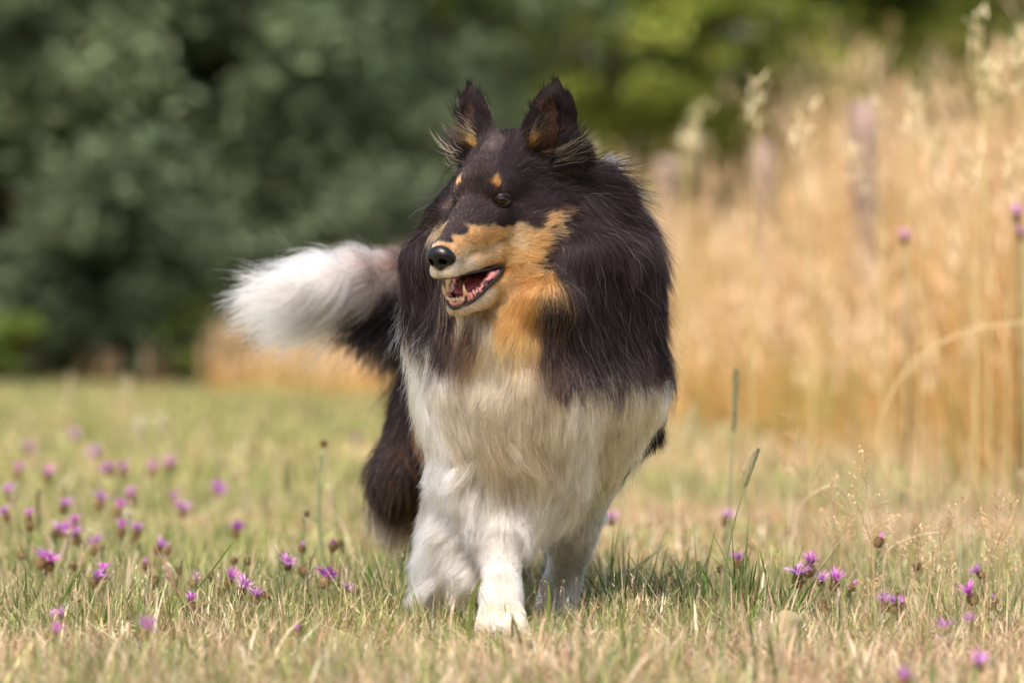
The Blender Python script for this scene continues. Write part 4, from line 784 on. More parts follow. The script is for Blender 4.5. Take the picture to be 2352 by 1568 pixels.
# ---- nose, eyes, mouth, claws
def head_sdf(lo, hi, step): return Sdf(*[np.arange(l, h, step) for l, h in zip(lo, hi)])
def hpart(name, sd, colf, material, parent=dog):
    v, f = sd.mesh(); f = f[:, ::-1] if False else f
    w = HE + (v[:, :1] * hf + v[:, 1:2] * hr + v[:, 2:] * hu) * mm
    c = colf(v) if callable(colf) else np.broadcast_to(colf, (len(v), 3))
    return part(name, w, f[:, ::-1], [material], parent=parent, cols=c)
def sadd(sd, p, r, q=None, r2=None, k=3, flat=(), sub=False, both=True):
    for sg in ((1, -1) if both else (1,)):
        sd2 = [(np.array(n) * [1, sg, 1], s_) for n, s_ in flat]
        # the grid is in mm, so widen the working box by hand
        a = np.array(p, float) * [1, sg, 1]; b = a + 1e-4 if q is None else np.array(q, float) * [1, sg, 1]; rb = r if r2 is None else r2
        fl = [(norm(n), s_) for n, s_ in sd2]; sl = tuple(slice(0, len(x)) for x in sd.ax)
        d = sd._cone(sl, a, b, r, rb, fl).astype(np.float32); v = sd.v
        if sub: d = -d; h = np.maximum(k - np.abs(v - d), 0) / k; sd.v = np.maximum(v, d) + h * h * k * .25
        else: h = np.maximum(k - np.abs(v - d), 0) / k; sd.v = np.minimum(v, d) - h * h * k * .25
wet = mat("wet_nose", (0, 0, 0), rough=.24, spec=.32, attr=True, bump=(1500, .35, .0003))
N_ = head_sdf((106, -27, -76), (156, 27, -18), .9); N_.v[:] = 50
sadd(N_, (128, 8.5, -48), 12.5, k=8); sadd(N_, (127, 0, -43), 12.5, k=8, both=False, flat=[((0, 1, 0), 1.15)])
sadd(N_, (130, 0, -53), 12, (126, 0, -65), 7, k=6, both=False); sadd(N_, (125, 15, -51), 8, k=5)
sadd(N_, (145, 8.5, -52), 6.0, (131, 10, -51), 4, k=2, sub=True); sadd(N_, (142, 12, -52.5), 3.8, (132, 25, -52), 2.0, k=2, sub=True)
sadd(N_, (144, 0, -56), 1.0, (134, 0, -70), .9, k=1.5, sub=True, both=False)
hpart("nose", N_, (.006, .0055, .007), wet)

mouthm = mat("wet_mouth", (0, 0, 0), rough=.22, spec=.6, attr=True, sss=.15)
T_ = head_sdf((-20, -24, -132), (110, 24, -100), 1.3); T_.v[:] = 50
sadd(T_, (-10, 0, -116), 9, (50, 0, -114), 9, k=5, flat=[((0, 1, 0), 1.6)], both=False); sadd(T_, (50, 0, -111), 8, (90, 0, -113), 5.5, k=5, flat=[((0, 1, 0), 1.9)], both=False)
sadd(T_, (0, 0, -102), 1.2, (94, 0, -106), 1.2, k=5, sub=True, both=False)
hpart("tongue", T_, (.30, .055, .07), mouthm)
G_ = head_sdf((10, -40, -138), (122, 40, -88), 1.2); G_.v[:] = 50
arch = [(36, 20, -118), (68, 18.5, -118), (92, 16.5, -118.5), (105, 11, -120.5), (109.5, 0, -121.5)]
for a_, b_ in zip(arch[:-1], arch[1:]): sadd(G_, a_, 5.2, b_, 5.2, k=3)
sadd(G_, (26, 32, -100), 3.0, (44, 29, -101), 5.5, k=4); sadd(G_, (44, 29, -101), 5.5, (74, 21, -116), 5.0, k=4)
sadd(G_, (92, 15, -117), 5, (102, 15.5, -112.5), 4, k=3)
def gumcol(v):
    n = vnoise(v, .10, 4); n2 = vnoise(v, .22, 8); c = np.array([.50, .16, .17]) * (1 - n[:, None]) * 1.4 + np.array([.62, .36, .34]) * n[:, None] * .7
    blk = ((n2 > .56) & (v[:, 2] < -104)) | (n2 > .78); c[blk] = (.03, .012, .015); return c
hpart("gum", G_, gumcol, mouthm)
lipm = mat("lip_skin", (.012, .009, .011), rough=.28, spec=.5)
def smooth_path(P, n):
    P = np.asarray(P, float); t = np.linspace(0, 1, len(P)); u = np.linspace(0, 1, n)
    Q = np.stack([np.interp(u, t, P[:, i]) for i in range(3)], 1)
    for _ in range(3): Q[1:-1] = .25 * Q[:-2] + .5 * Q[1:-1] + .25 * Q[2:]
    return Q
half = [(16, 36, -97), (28, 35, -102), (48, 29.5, -111.5), (69, 24.5, -118.5), (92, 19.5, -124.5), (106, 12.5, -128), (112.5, 0, -129.5)]
low = half + [(a_, -b_, c_) for a_, b_, c_ in half[-2::-1]]
Q = smooth_path(low, 60); rr = np.interp(np.linspace(0, 1, 60), [0, .08, .3, .5, .7, .92, 1], [2.0, 3.4, 3.6, 3.4, 3.6, 3.4, 2.0]) * mm
v, f = tube([H(*q) for q in Q], rr, 8); part("lower_lip", v, f, [lipm])
half = [(16, 36, -97), (30, 35, -92.5), (50, 31, -90), (70, 26.5, -87), (95, 20.5, -82.5), (116, 14, -81.5), (128, 4, -80)]
up = half + [(a_, -b_, c_) for a_, b_, c_ in half[-2::-1]]
Q = smooth_path(up, 60); v, f = tube([H(*q) for q in Q], np.interp(np.linspace(0, 1, 60), [0, .1, .9, 1], [2.2, 1.7, 1.7, 2.2]) * mm, 8); part("upper_lip", v, f, [lipm])
toothm = mat("tooth_enamel", (0, 0, 0), rough=.25, spec=.5, attr=True, sss=.1)
def tooth(p, q, r, bend=(-1.5, 0, 0), n=7):
    p, q = np.array(p, float), np.array(q, float); t = np.linspace(0, 1, n)[:, None]
    path = p + (q - p) * t + np.array(bend) * np.sin(t * np.pi); rad = r * (1 - t[:, 0] ** 1.6) + .25
    v, f = tube([H(*x) for x in path], rad * mm, 8); tt = np.repeat(t[:, 0], 8)[:, None]
    part("tooth", v, f, [toothm], cols=np.array([.60, .40, .20]) * (1 - tt) + np.array([.78, .68, .48]) * tt)
for s in (1, -1):
    tooth((100, 16 * s, -115), (105, 17.5 * s, -95), 3.2, bend=(2.5, 0, 0))
    for a_, b_, h_ in ((84, 18, 6), (74, 18.5, 7), (63, 19, 8)): tooth((a_, b_ * s, -115.5), (a_ + .5, b_ * s, -114.5 + h_ * .8), 2.3)
for b_ in (-10.5, -6.5, -2.3, 2.3, 6.5, 10.5):
    a_ = 111 - .035 * b_ * b_; tooth((a_, b_, -119), (a_ + 2.5, b_ * 1.04, -112.5), 2.0, bend=(.6, 0, 0), n=6)

# eyes
eyem = mat("eye_ball", (0, 0, 0), rough=.03, spec=.28, attr=True); lidm = mat("eyelid_skin", (0, 0, 0), rough=.45, spec=.18, attr=True)
for s in (1, -1):
    g = norm(EYG * [1, s, 1]); sx = norm(np.cross([0, 0, 1.0], g)); uy = np.cross(g, sx); c = EYC * [1, s, 1]
    look = norm(g + sx * (.10 if s > 0 else .10) * -1 * (1 if s > 0 else -1) * 0 + np.array([.10, 0, 0]))
    lx = norm(np.cross([0, 0, 1.0], look)); ly = np.cross(look, lx)
    th = np.concatenate([np.linspace(0, 60, 25), np.linspace(65, 100, 6)]) * np.pi / 180; ph = np.arange(32) * 2 * np.pi / 32
    V = []; Cc = []
    for t in th:
        rr_ = 16 + (.9 * max(0, math.cos(t / .62 * math.pi / 2)) if t < .62 else 0)
        for p_ in ph:
            V.append(H(*(c + rr_ * (look * math.cos(t) + (lx * math.cos(p_) + ly * math.sin(p_)) * math.sin(t)))))
            d = math.degrees(t)
            Cc.append((.002, .002, .002) if d < 17 else ((.013, .0055, .003) if d < 34 else ((.004, .003, .003) if d < 42 else (.03, .024, .024))))
    F = [(i * 32 + j, (i + 1) * 32 + j, (i + 1) * 32 + (j + 1) % 32, i * 32 + (j + 1) % 32) for i in range(len(th) - 1) for j in range(32)]
    eye = part("eye", V, np.array(F), [eyem], cols=np.array(Cc))
    # lid: ring on a slightly larger sphere with an almond opening
    n = 40; a = np.arange(n) * 2 * np.pi / n; V = []
    for k_, rs in ((0, 15.6), (0, 16.9), (.2, 17.1), (.6, 16.8), (1, 15.5)):
        for t in a:
            x = 12 * math.cos(t); y = (7.6 if math.sin(t) > 0 else 6.6) * math.sin(t) * (1 - .35 * abs(math.cos(t)) ** 2) + .6
            X = x * (1 - k_) + 17 * math.cos(t) * k_; Y = y * (1 - k_) + 13 * math.sin(t) * k_
            rr_ = math.hypot(X, Y); an = rr_ / 16
            V.append(H(*(c + rs * (g * math.cos(an) + (sx * X + uy * Y) / max(rr_, 1e-6) * math.sin(an)))))
    F = [(i * n + j, i * n + (j + 1) % n, (i + 1) * n + (j + 1) % n, (i + 1) * n + j) for i in range(4) for j in range(n)]
    part("eyelid", V, np.array(F), [lidm], parent=eye, cols=np.array([(.045, .036, .04) if (i_ < 1 and math.sin(t_) < -.1) else (.006, .0045, .005) for i_ in range(5) for t_ in a]))

# claws
clawm = mat("claw_horn", (.05, .035, .03), rough=.35, spec=.5)
for x, y, Y in ((1107, 1449, -.160), (1134, 1454, -.178), (1169, 1454, -.178), (1195, 1449, -.162), (1243, 1425, .105), (1264, 1428, .10), (1291, 1428, .10), (1313, 1425, .105)):
    p = W(x, y, Y); v, f = tube([p, p + [0, -.006, -.001], p + [0, -.011, -.005]], [.0032, .0026, .0006], 6); part("claw", v, f, [clawm])
# whiskers
wr = np.random.default_rng(4); WP = []
for s in (1, -1):
    for i in range(9):
        p = H(wr.uniform(95, 122), s * wr.uniform(14, 19), wr.uniform(-66, -54)); d = norm(Hd(-.2 + wr.normal(0, .2), s * 1.0, -.35 + wr.normal(0, .2))); L_ = wr.uniform(.02, .04)
        WP.append([p + d * L_ * t + np.array([0, 0, -.004]) * t * t for t in np.linspace(0, 1, 6)])
WP = np.array(WP); hair_obj("whiskers", WP, np.full(WP.shape[:2], .12 * mm), np.broadcast_to(np.array([.03, .025, .025]), WP.shape), hair_mat, dog)
# fine pale tufts in front of the ears and inside them
def tufts(name, specs, seed):
    r = np.random.default_rng(seed); out = []; cc = []
    for (a, b, c), (da, db, dc), L_, n, spread, col, bend in specs:
        for s in (1, -1):
            for i in range(n):
                o = r.normal(0, spread, 3); p = H(a + o[0], (b + o[1]) * s, c + o[2]); q = r.normal(0, .16, 3)
                d = norm(Hd(da + q[0], (db + q[1]) * s, dc + q[2])); L = L_ * mm * r.uniform(.6, 1.15); bd = Hd(bend[0], bend[1] * s, bend[2]) + r.normal(0, .15, 3)
                t = np.linspace(0, 1, 8)[:, None]; out.append(p + d * L * t + bd * L * t * t + r.normal(0, .0006, (8, 3)) * t); cc.append(np.array(col) * r.uniform(.6, 1.2))
    out = np.array(out); cc = np.clip(np.repeat(np.array(cc)[:, None], 8, 1), 0, .9)
    hair_obj(name, out, np.full(out.shape[:2], .22 * mm) * (1 - .7 * np.linspace(0, 1, 8)[None] ** 2), cc, hair_mat, dog)
tufts("ear_tufts", [((-104, 84, 42), (-.1, 1, .25), 38, 22, 5, TL, (-.3, .1, .3)), ((-104, 80, 30), (-.3, 1, -.1), 40, 24, 7, TL, (-.4, 0, .3)), ((-112, 88, 50), (-.3, 1, .7), 30, 90, 6, K, (-.3, .3, .3)), ((-108, 84, 36), (-.4, 1, .2), 34, 90, 7, K, (-.4, .1, .1)),
    ((-100, 42, 50), (.35, .55, 1), 30, 80, 4, TO, (-.1, .3, .1)), ((-104, 48, 66), (.25, .7, 1), 26, 60, 5, TL, (-.1, .4, .1)), ((-110, 40, 70), (.2, .3, 1), 24, 60, 6, K, (-.1, .3, .2)),
    ((-118, 40, 82), (0, -.3, 1), 16, 60, 5, K, (0, .3, .2)), ((-128, 46, 100), (0, -.2, 1), 14, 60, 5, K, (0, .3, .2)), ((-140, 56, 118), (-.1, -.1, 1), 12, 60, 4, K, (0, .2, .2)), ((-148, 72, 130), (-.1, .1, 1), 11, 60, 3, K, (0, 0, .2)),
    ((-144, 86, 112), (-.1, .5, 1), 14, 60, 4, K, (0, 0, .3)), ((-134, 92, 92), (-.1, .6, 1), 18, 60, 4, K, (0, 0, .3)), ((-106, 58, 70), (.5, .5, 1), 30, 60, 5, K2, (0, .3, .2)), ((-106, 66, 56), (.5, .3, 1), 30, 40, 5, D, (0, .3, .2))], 6)
# ================================================================== MEADOW PLANTS, one thing each
plant_m = mat("plant_green", (0, 0, 0), rough=.55, spec=.3, attr=True, trans=.2)
petal_m = mat("knapweed_petal", (0, 0, 0), rough=.5, spec=.2, attr=True, trans=.4)
pr = np.random.default_rng(500)
def data_obj(name, v, f, c, m):
    o = mesh_obj(name, v, f, [m], cols=np.clip(c, 0, .9), smooth=False); return o
def link_copy(src, name, parent, loc=(0, 0, 0), rot=(0, 0, 0), sc=1.0):
    o = bpy.data.objects.new(name, src); C.objects.link(o); o.parent = parent; o.location = loc; o.rotation_euler = rot; o.scale = (sc, sc, sc); return o
def mesh_data(v, f, c, m, smooth=False):
    o = mesh_obj("m", v, f, [m], cols=np.clip(c, 0, .9), smooth=smooth); d = o.data; bpy.data.objects.remove(o); return d
def bud_geo(seed, open_=0):
    r = np.random.default_rng(seed); parts = []; n = 10; L = .0125; prof = [(0, .0016), (.08, .0038), (.3, .0058), (.55, .0058), (.8, .0042), (1, .0026 + .001 * open_)]
    V = []; 
    for t, q in prof: V += [(q * math.cos(a), q * math.sin(a), t * L) for a in np.arange(n) * 2 * np.pi / n]
    F = [(i * n + j, i * n + (j + 1) % n, (i + 1) * n + (j + 1) % n, (i + 1) * n + j) for i in range(5) for j in range(n)]
    parts.append((np.array(V), [np.array(F), np.array([[5 * n + j for j in range(n)]])], (.22, .17, .08)))
    sv = []; sf = []; sc = []
    for ring in range(7):
        t = .06 + ring * .135; q = np.interp(t, [a for a, _ in prof], [b for _, b in prof]) + .0004; m = 9
        for j in range(m):
            a = (j + .5 * (ring % 2)) * 2 * np.pi / m; u = np.array([math.cos(a), math.sin(a), 0]); w = np.array([-u[1], u[0], 0]); c = u * q + [0, 0, t * L]; s_ = .0019
            k = len(sv); sv += [c - [0, 0, s_ * .5], c + w * s_ * .8 + u * .0004, c + u * .0011 + [0, 0, s_ * 1.25], c - w * s_ * .8 + u * .0004]; sf.append((k, k + 1, k + 2, k + 3))
            base = np.array([.42, .33, .17]) * r.uniform(.7, 1.2); tip = np.array([.10, .035, .02]) if r.random() < .85 else np.array([.30, .14, .07]); sc += [base, tip * 1.6, tip, tip * 1.6]
    parts.append((np.array(sv), [np.array(sf)], np.array(sc))); return merge(parts)
def petal_geo(seed, n, spread, L, hue=(.78, .33, .84)):
    r = np.random.default_rng(seed); a = r.uniform(0, 6.28, n); rr_ = r.uniform(0, .0022, n); inner = r.random(n) < .35
    base = np.stack([rr_ * np.cos(a), rr_ * np.sin(a), np.full(n, .0115)], 1); ln = L * r.uniform(.7, 1.1, n) * np.where(inner, .7, 1)
    c1 = np.array(hue) * np.exp(r.normal(0, .18, (n, 1))); c1[inner] *= .7; c0 = c1 * np.array([.85, .7, .9])
    v, f, c = blades(base, ln, r.uniform(.0016, .0028, n), a, np.where(inner, .4, spread) * r.uniform(.6, 1.2, n), c0, c1, 4, seed, twist=r.normal(0, .5, n), lean=np.where(inner, .1, .30 * spread) * r.uniform(.4, 1.3, n))
    # blunt, forked tips
    v2, f2, c2 = blades(base + [0, 0, .0], ln * .96, r.uniform(.0010, .0016, n), a + .10, np.where(inner, .4, spread) * r.uniform(.6, 1.2, n), c0, c1 * 1.1, 4, seed + 1, lean=np.where(inner, .1, .30 * spread) * r.uniform(.4, 1.3, n))
    return merge([(v, f, c), (v2, f2, c2)])
BUD = [mesh_data(*bud_geo(s, 1), plant_m) for s in (1, 2)]
PET = [mesh_data(*petal_geo(10, 38, 1.3, .021, (.80, .42, .86)), petal_m), mesh_data(*petal_geo(11, 36, 1.0, .020, (.76, .28, .76)), petal_m), mesh_data(*petal_geo(12, 44, 1.6, .021, (.56, .14, .68)), petal_m), mesh_data(*petal_geo(13, 14, .12, .009), petal_m)]
def leafgeo(seed, L, w):
    return blades(np.zeros((1, 3)), np.array([L]), np.array([w]), np.array([0.0]), np.array([.7]), np.array([[.12, .17, .06]]), np.array([[.17, .21, .08]]), 5, seed, twist=np.array([0.]), lean=np.array([.5]))
LEAF = [mesh_data(*leafgeo(1, .035, .005), plant_m), mesh_data(*leafgeo(2, .022, .0035), plant_m)]
SG = np.array([.16, .20, .10])
def at_height(px, py, h):
    """3D spot whose picture position was read off, at height h over the ground"""
    d = (CAM_H - h) * FPX / (py - 720.0); return W(px, py, d - CAM_D)
def stem_obj(root, top, rad=.0011, bow=.02, seed=0, col=SG, name="stem"):
    r = np.random.default_rng(seed); t = np.linspace(0, 1, 9)[:, None]; b = r.normal(0, 1, 3) * [1, 1, 0] * bow
    P = np.array([0, 0, -.005]) * (1 - t) + np.array(top) * t + b * np.sin(t * np.pi) ; v, f = tube(P, np.linspace(rad * 1.25, rad * .8, 9), 5)
    mesh_obj(name, v, f, [plant_m], parent=root, cols=np.broadcast_to(col, (len(v), 3))); return P
def knapweed(px, py, h, label, kind=0, sc=1.0, group=None, tilt=None, foot=None, cat=None):
    sc = sc * (1.15 if kind < 3 else 1.0)
    """kind 0-2 open flower, 3 opening bud, 4 closed brown bud"""
    r = np.random.default_rng(int(px * 7 + py)); top = at_height(px, py, h); off = r.normal(0, .012, 2) if foot is None else foot
    root = empty("knapweed", (top[0] + off[0], top[1] + off[1], float(ground_z(np.array([top[0]]), np.array([top[1]]))[0])))
    tag(root, label, cat or ("flower" if kind < 4 else "flower bud"), group)
    tp = top - np.array(root.location); tp[2] -= .012 * sc; P = stem_obj(root, tp, .0011 * min(sc, 1.1), .006, int(px))
    tl = (r.normal(0, .35), r.normal(0, .3), r.uniform(0, 6)) if tilt is None else tilt
    b = link_copy(BUD[int(px) % 2], "bud", root, tp, tl, sc)
    if kind < 4: link_copy(PET[kind], "petals", b)
    for q in range(3 if h > .05 else 2):
        k = int(r.integers(2, 8)); link_copy(LEAF[q % 2], "leaf", root, P[k], (0, r.normal(0, .3), r.uniform(0, 6.28)), r.uniform(.7, 1.3))
    return root
# left meadow, read off the photograph: x, y, height, kind, size, label
for x, y, h, k, s, lb in [
    (741, 1324, .062, 2, 1.25, "sharp deep purple knapweed, the fullest bloom left of the dog's paw"),
    (764, 1245, .085, 3, 1.2, "half-open purple knapweed bud just left of the dog's leg feathers, above the fullest bloom"),
    (693, 1252, .085, 3, 1.0, "slim bud with a small purple tip standing between two scaly brown buds"),
    (523, 1326, .060, 1, 1.1, "upper pink-purple knapweed flower of the cluster of three left of the dog"),
    (551, 1345, .055, 0, 1.1, "middle pink-purple knapweed flower of the cluster of three left of the dog"),
    (585, 1370, .045, 0, .9, "lowest and smallest knapweed flower of the cluster of three left of the dog"),
    (440, 1382, .045, 1, 1.0, "small pink knapweed flower beside a scaly bud, left of the flower cluster"),
    (92, 1282, .075, 0, 1.2, "pale purple knapweed flower with a bud below it, near the left edge"),
    (112, 1288, .070, 1, 1.1, "purple knapweed flower leaning right against a paler one near the left edge"),
    (210, 1325, .055, 0, 1.1, "soft purple knapweed flower low in the grass right of the bent green blade"),
    (236, 1312, .060, 1, 1.0, "pink-purple knapweed flower standing behind another one in the left grass"),
    (150, 1412, .040, 0, .95, "blurred lilac knapweed flower in the lower left foreground grass"),
    (114, 1450, .040, 1, 1.0, "narrow blurred pink flower nearest the lower left corner"),
    (325, 1443, .042, 0, 1.2, "blurred pink knapweed flower in the foreground grass below the flower cluster"),
    (682, 1444, .035, 3, 1.0, "tiny blurred violet flower in the foreground left of the paw"),
    (660, 1290, .070, 0, .9, "blurred pink knapweed flower behind the two scaly brown buds"),
    (785, 1352, .045, 0, .8, "small violet flower below and right of the fullest bloom"),
    (33, 1130, .13, 0, 1.3, "tall pink knapweed flower behind a fluffy grass head at the left edge"),
    (20, 1178, .10, 0, 1.1, "blurred purple flower below the tall pink one at the left edge"),
    (66, 1186, .10, 1, 1.0, "blurred purple flower behind the upright green grass spike at left"),
    (227, 1150, .11, 0, 1.3, "left one of two bright blurred pink flowers side by side in the left meadow"),
    (268, 1163, .105, 1, 1.3, "right one of two bright blurred pink flowers side by side in the left meadow"),
    (142, 1161, .11, 0, 1.1, "blurred purple flower left of the two bright pink ones"),
    (123, 1217, .08, 0, 1.1, "left half of a pair of blurred magenta flowers behind the left grass heads"),
    (144, 1217, .08, 1, 1.1, "right half of a pair of blurred magenta flowers behind the left grass heads"),
    (181, 1230, .08, 0, 1.2, "blurred magenta flower above a brown bud in the left meadow"),
    (172, 1200, .09, 1, 1.0, "small blurred lilac flower above the magenta one in the left meadow"),
    (228, 1245, .075, 0, 1.0, "blurred pale purple flower right of the magenta one above the brown buds"),
    (316, 1217, .08, 0, 1.0, "blurred lilac flower right of a pale grass head in the left meadow"),
    (278, 1212, .085, 1, 1.1, "wide blurred lilac flower left of its smaller lilac neighbour"),
    (357, 1251, .07, 0, 1.0, "faint blurred lilac flower above the red-brown bent blade"),
    (335, 1290, .06, 3, 1.0, "small pink flower tip beside the red-brown bent blade"),
    (438, 1330, .055, 0, .9, "blurred pink flower left of the pale furry grass head")]:
    knapweed(x, y, h, lb, k, s)
far = [(343, 1074, .12), (285, 1080, .11), (42, 1082, .12), (258, 1076, .12), (108, 1088, .11), (390, 1062, .12), (172, 1000, .13), (408, 1145, .09), (418, 1170, .08), (308, 1138, .09), (540, 1215, .06), (820, 1010, .10), (230, 1035, .12), (60, 1030, .12), (495, 1120, .08)]
for x, y, h in far: knapweed(x, y, h, "blurred pale purple flower far back in the meadow left of the dog", int(pr.integers(0, 3)), 1.25, "far purple flowers in the left meadow")
for x, y, h, s, lb in [
    (72, 1200, .10, 1.25, "dark red-brown scaly bud under the upright green grass spike at left"), (50, 1267, .07, 1.0, "small brown bud at the left edge beside the pale purple flower"),
    (181, 1362, .04, 1.0, "brown bud low between green blades near the left edge"), (217, 1259, .07, 1.0, "blurred orange-brown bud right of the magenta flower"),
    (305, 1230, .075, 1.0, "blurred brown bud behind the red-brown bent blade"), (385, 1255, .07, 1.1, "blurred brown bud at the top of the red-brown bent blade"),
    (415, 1300, .06, 1.1, "brown scaly bud above the two buds left of the furry grass head"), (355, 1322, .055, 1.2, "plump brown scaly bud left of the pale grass cluster"),
    (649, 1265, .085, 1.25, "sharp red-brown scaly bud on a bent stem, upper left of the fullest bloom"), (700, 1300, .07, 1.2, "sharp scaly bud directly left of the fullest bloom"),
    (554, 1313, .06, 1.1, "brown bud left of the cream-white scaly bud"), (570, 1321, .06, 1.2, "cream-white scaly bud right of the upper flower of the cluster"),
    (589, 1350, .05, 1.2, "pale scaly bud above the lowest flower of the cluster"), (616, 1356, .05, 1.1, "dark brown scaly bud right of the flower cluster"),
    (504, 1348, .05, 1.1, "brown bud left of the middle flower of the cluster"), (331, 1362, .045, 1.2, "dark spotted bud low in the grass above the blurred pink foreground flower"),
    (489, 1310, .06, 1.0, "blurred brown bud left of the upper flower of the cluster"), (535, 1279, .07, 1.0, "left one of two faint buds above the flower cluster"), (567, 1281, .07, 1.0, "right one of two faint buds above the flower cluster"),
    (783, 1241, .08, 1.1, "scaly bud on a forked stem right of the half-open purple bud"), (811, 1350, .045, 1.1, "scaly brown bud in the dark grass right of the fullest bloom"),
    (940, 1328, .05, 1.1, "red-brown bud touching the white feathers of the dog's leg"), (466, 1384, .04, 1.0, "pinkish scaly bud right of the small pink flower low in the grass"), (168, 1290, .06, 1.1, "blurred brown bud behind the bent green blade near the left edge"), (895, 1330, .05, 1.0, "small brown bud in the dark tuft left of the dog's leg")]:
    knapweed(x, y, h, lb, 4, s)
# right meadow
for x, y, h, k, s, lb in [
    (1855, 1296, .080, 1, 1.4, "large bright purple knapweed flower, tallest of the three right of the dog"),
    (1832, 1322, .070, 0, 1.25, "purple knapweed flower overlapped by the larger one right of the dog"),
    (1916, 1332, .065, 1, 1.15, "neat purple knapweed flower with a green cup, right of the largest one"),
    (1952, 1338, .062, 3, 1.0, "dark withering purple flower right of the neat one with the green cup"),
    (2014, 1233, .12, 3, 1.3, "half-open lilac knapweed on a tall grey-green stem under a thin grass panicle"),
    (2032, 1384, .048, 0, 1.0, "left one of two pale lilac flowers low in the dry grass"), (2052, 1388, .045, 0, 1.0, "right one of two pale lilac flowers low in the dry grass"), (2078, 1383, .047, 3, 1.0, "small violet flower just right of the two pale lilac ones"),
    (2240, 1362, .060, 1, 1.2, "flat-topped purple knapweed with a scaly cup at the far right"), (2291, 1370, .055, 3, .8, "tiny pink flower right of the flat-topped one"),
    (2260, 1308, .065, 0, .9, "small blurred violet flower above the flat-topped one at the far right"), (2175, 1436, .04, 0, .9, "faint lilac flower low in the dry grass left of the flat-topped one"),
    (2227, 1428, .04, 0, .9, "faint lilac flower below the stem of the flat-topped one"), (2068, 1558, .035, 0, 1.0, "blurred pink flower cut by the bottom edge of the picture"), (2245, 1523, .035, 0, 1.0, "blurred pale violet flower in the lower right corner grass"),
    (1664, 1188, .09, 0, 1.1, "faint pink flower behind the tall timothy stem"), (1695, 1286, .065, 0, 1.0, "blurred violet flower right of the foot of the timothy stems"), (1405, 1190, .09, 0, 1.0, "pink flower just beyond the white fur of the dog's shoulder leg"), (1885, 1330, .06, 0, .8, "faint pink flower between the two sharp purple ones right of the dog")]:
    knapweed(x, y, h, lb, k, s)
for x, y, h, s, lb in [
    (1660, 1298, .065, 1.1, "red-brown bud between the two timothy stems"), (1540, 1315, .06, 1.0, "brown bud in the grass left of the plantain spike"), (1507, 1350, .05, 1.0, "brown bud low in the green tuft right of the dog"),
    (1892, 1380, .045, 1.3, "scaly bud on a dark toothed stem below the neat purple flower"), (2075, 1356, .05, 1.2, "whitish seed bud above the pale lilac flowers"), (2112, 1290, .07, 1.2, "dark blurred bud in the dry grass at the right"),
    (2272, 1378, .052, 1.2, "pale closed bud right of the flat-topped purple flower"), (2368, 1480, .02, 1.2, "dark bud in the lower right grass")]:
    knapweed(x, y, h, lb, 4, s)
# ---- grass heads
def bristly(n, L, r0, bl, bw, col, seed, shape=.8, ang=.5):
    """a spike of spikelets along z"""
    r = np.random.default_rng(seed); z = r.uniform(0, 1, n); a = r.uniform(0, 6.28, n); prof = np.sin(np.clip(z * .92 + .06, 0, 1) * np.pi) ** shape
    base = np.stack([np.cos(a) * r0 * prof * .6, np.sin(a) * r0 * prof * .6, z * L], 1); col = np.asarray(col); c = col[r.integers(0, len(col), n)] * np.exp(r.normal(0, .15, (n, 1)))
    v, f, cc = blades(base, bl * r.uniform(.6, 1.2, n), np.full(n, bw), a, np.full(n, .1), c * .8, c, 2, seed, lean=r.uniform(.6, 1.3, n) * ang)
    tv, tf = tube([(0, 0, -.002), (0, 0, L * .3), (0, 0, L * .7), (0, 0, L)], [r0 * .3, r0 * .75, r0 * .7, r0 * .2], 6); return merge([(v, f, cc), (tv, tf, np.asarray(col).mean(0) * .8)])
def seeds(n, L, r0, s, col, seed):
    r = np.random.default_rng(seed); V = []; F = []; cc = []
    for i in range(n):
        t = i / n; a = i * 2.4; q = r0 * (1 - .45 * t); c = np.array([q * math.cos(a), q * math.sin(a), t * L]); k = len(V); ss = s * (1 - .4 * t) * r.uniform(.8, 1.15)
        V += [c + np.array(o) * ss for o in ((1, 0, 0), (0, 1, 0), (-1, 0, 0), (0, -1, 0), (0, 0, 1.3), (0, 0, -1.3))]
        F += [(k, k + 1, k + 4), (k + 1, k + 2, k + 4), (k + 2, k + 3, k + 4), (k + 3, k, k + 4), (k + 1, k, k + 5), (k + 2, k + 1, k + 5), (k + 3, k + 2, k + 5), (k, k + 3, k + 5)]
        cc += [np.array(col[i % len(col)])] * 6
    tv, tf = tube([(0, 0, 0), (0, 0, L)], [r0 * .8, r0 * .4], 6); return merge([(np.array(V), [np.array(F)], np.array(cc)), (tv, tf, (.2, .2, .06))])
PALE = [[.66, .58, .40], [.58, .50, .33], [.74, .68, .52]]; OLV = [[.26, .27, .13], [.34, .34, .18], [.20, .22, .10]]; CREAM = [[.78, .74, .60], [.68, .66, .50]]
HEADS = {"fluffy": mesh_data(*bristly(150, .030, .0048, .007, .0014, PALE, 1), plant_m), "green_spike": mesh_data(*bristly(260, .055, .0036, .004, .0013, OLV, 2, .35, .7), plant_m),
    "cluster": mesh_data(*bristly(170, .026, .0075, .008, .002, CREAM, 3, .7, 1.1), plant_m), "timothy": mesh_data(*bristly(420, .062, .0034, .0042, .0011, [[.34, .36, .22], [.44, .46, .34], [.26, .28, .14]], 4, .30, .8), plant_m),
    "sheaf": mesh_data(*bristly(90, .05, .004, .014, .0018, PALE, 5, .6, .35), plant_m), "plantain": mesh_data(*seeds(110, .078, .0042, .0021, [(.42, .40, .14), (.34, .34, .10), (.50, .44, .20)], 6), plant_m)}
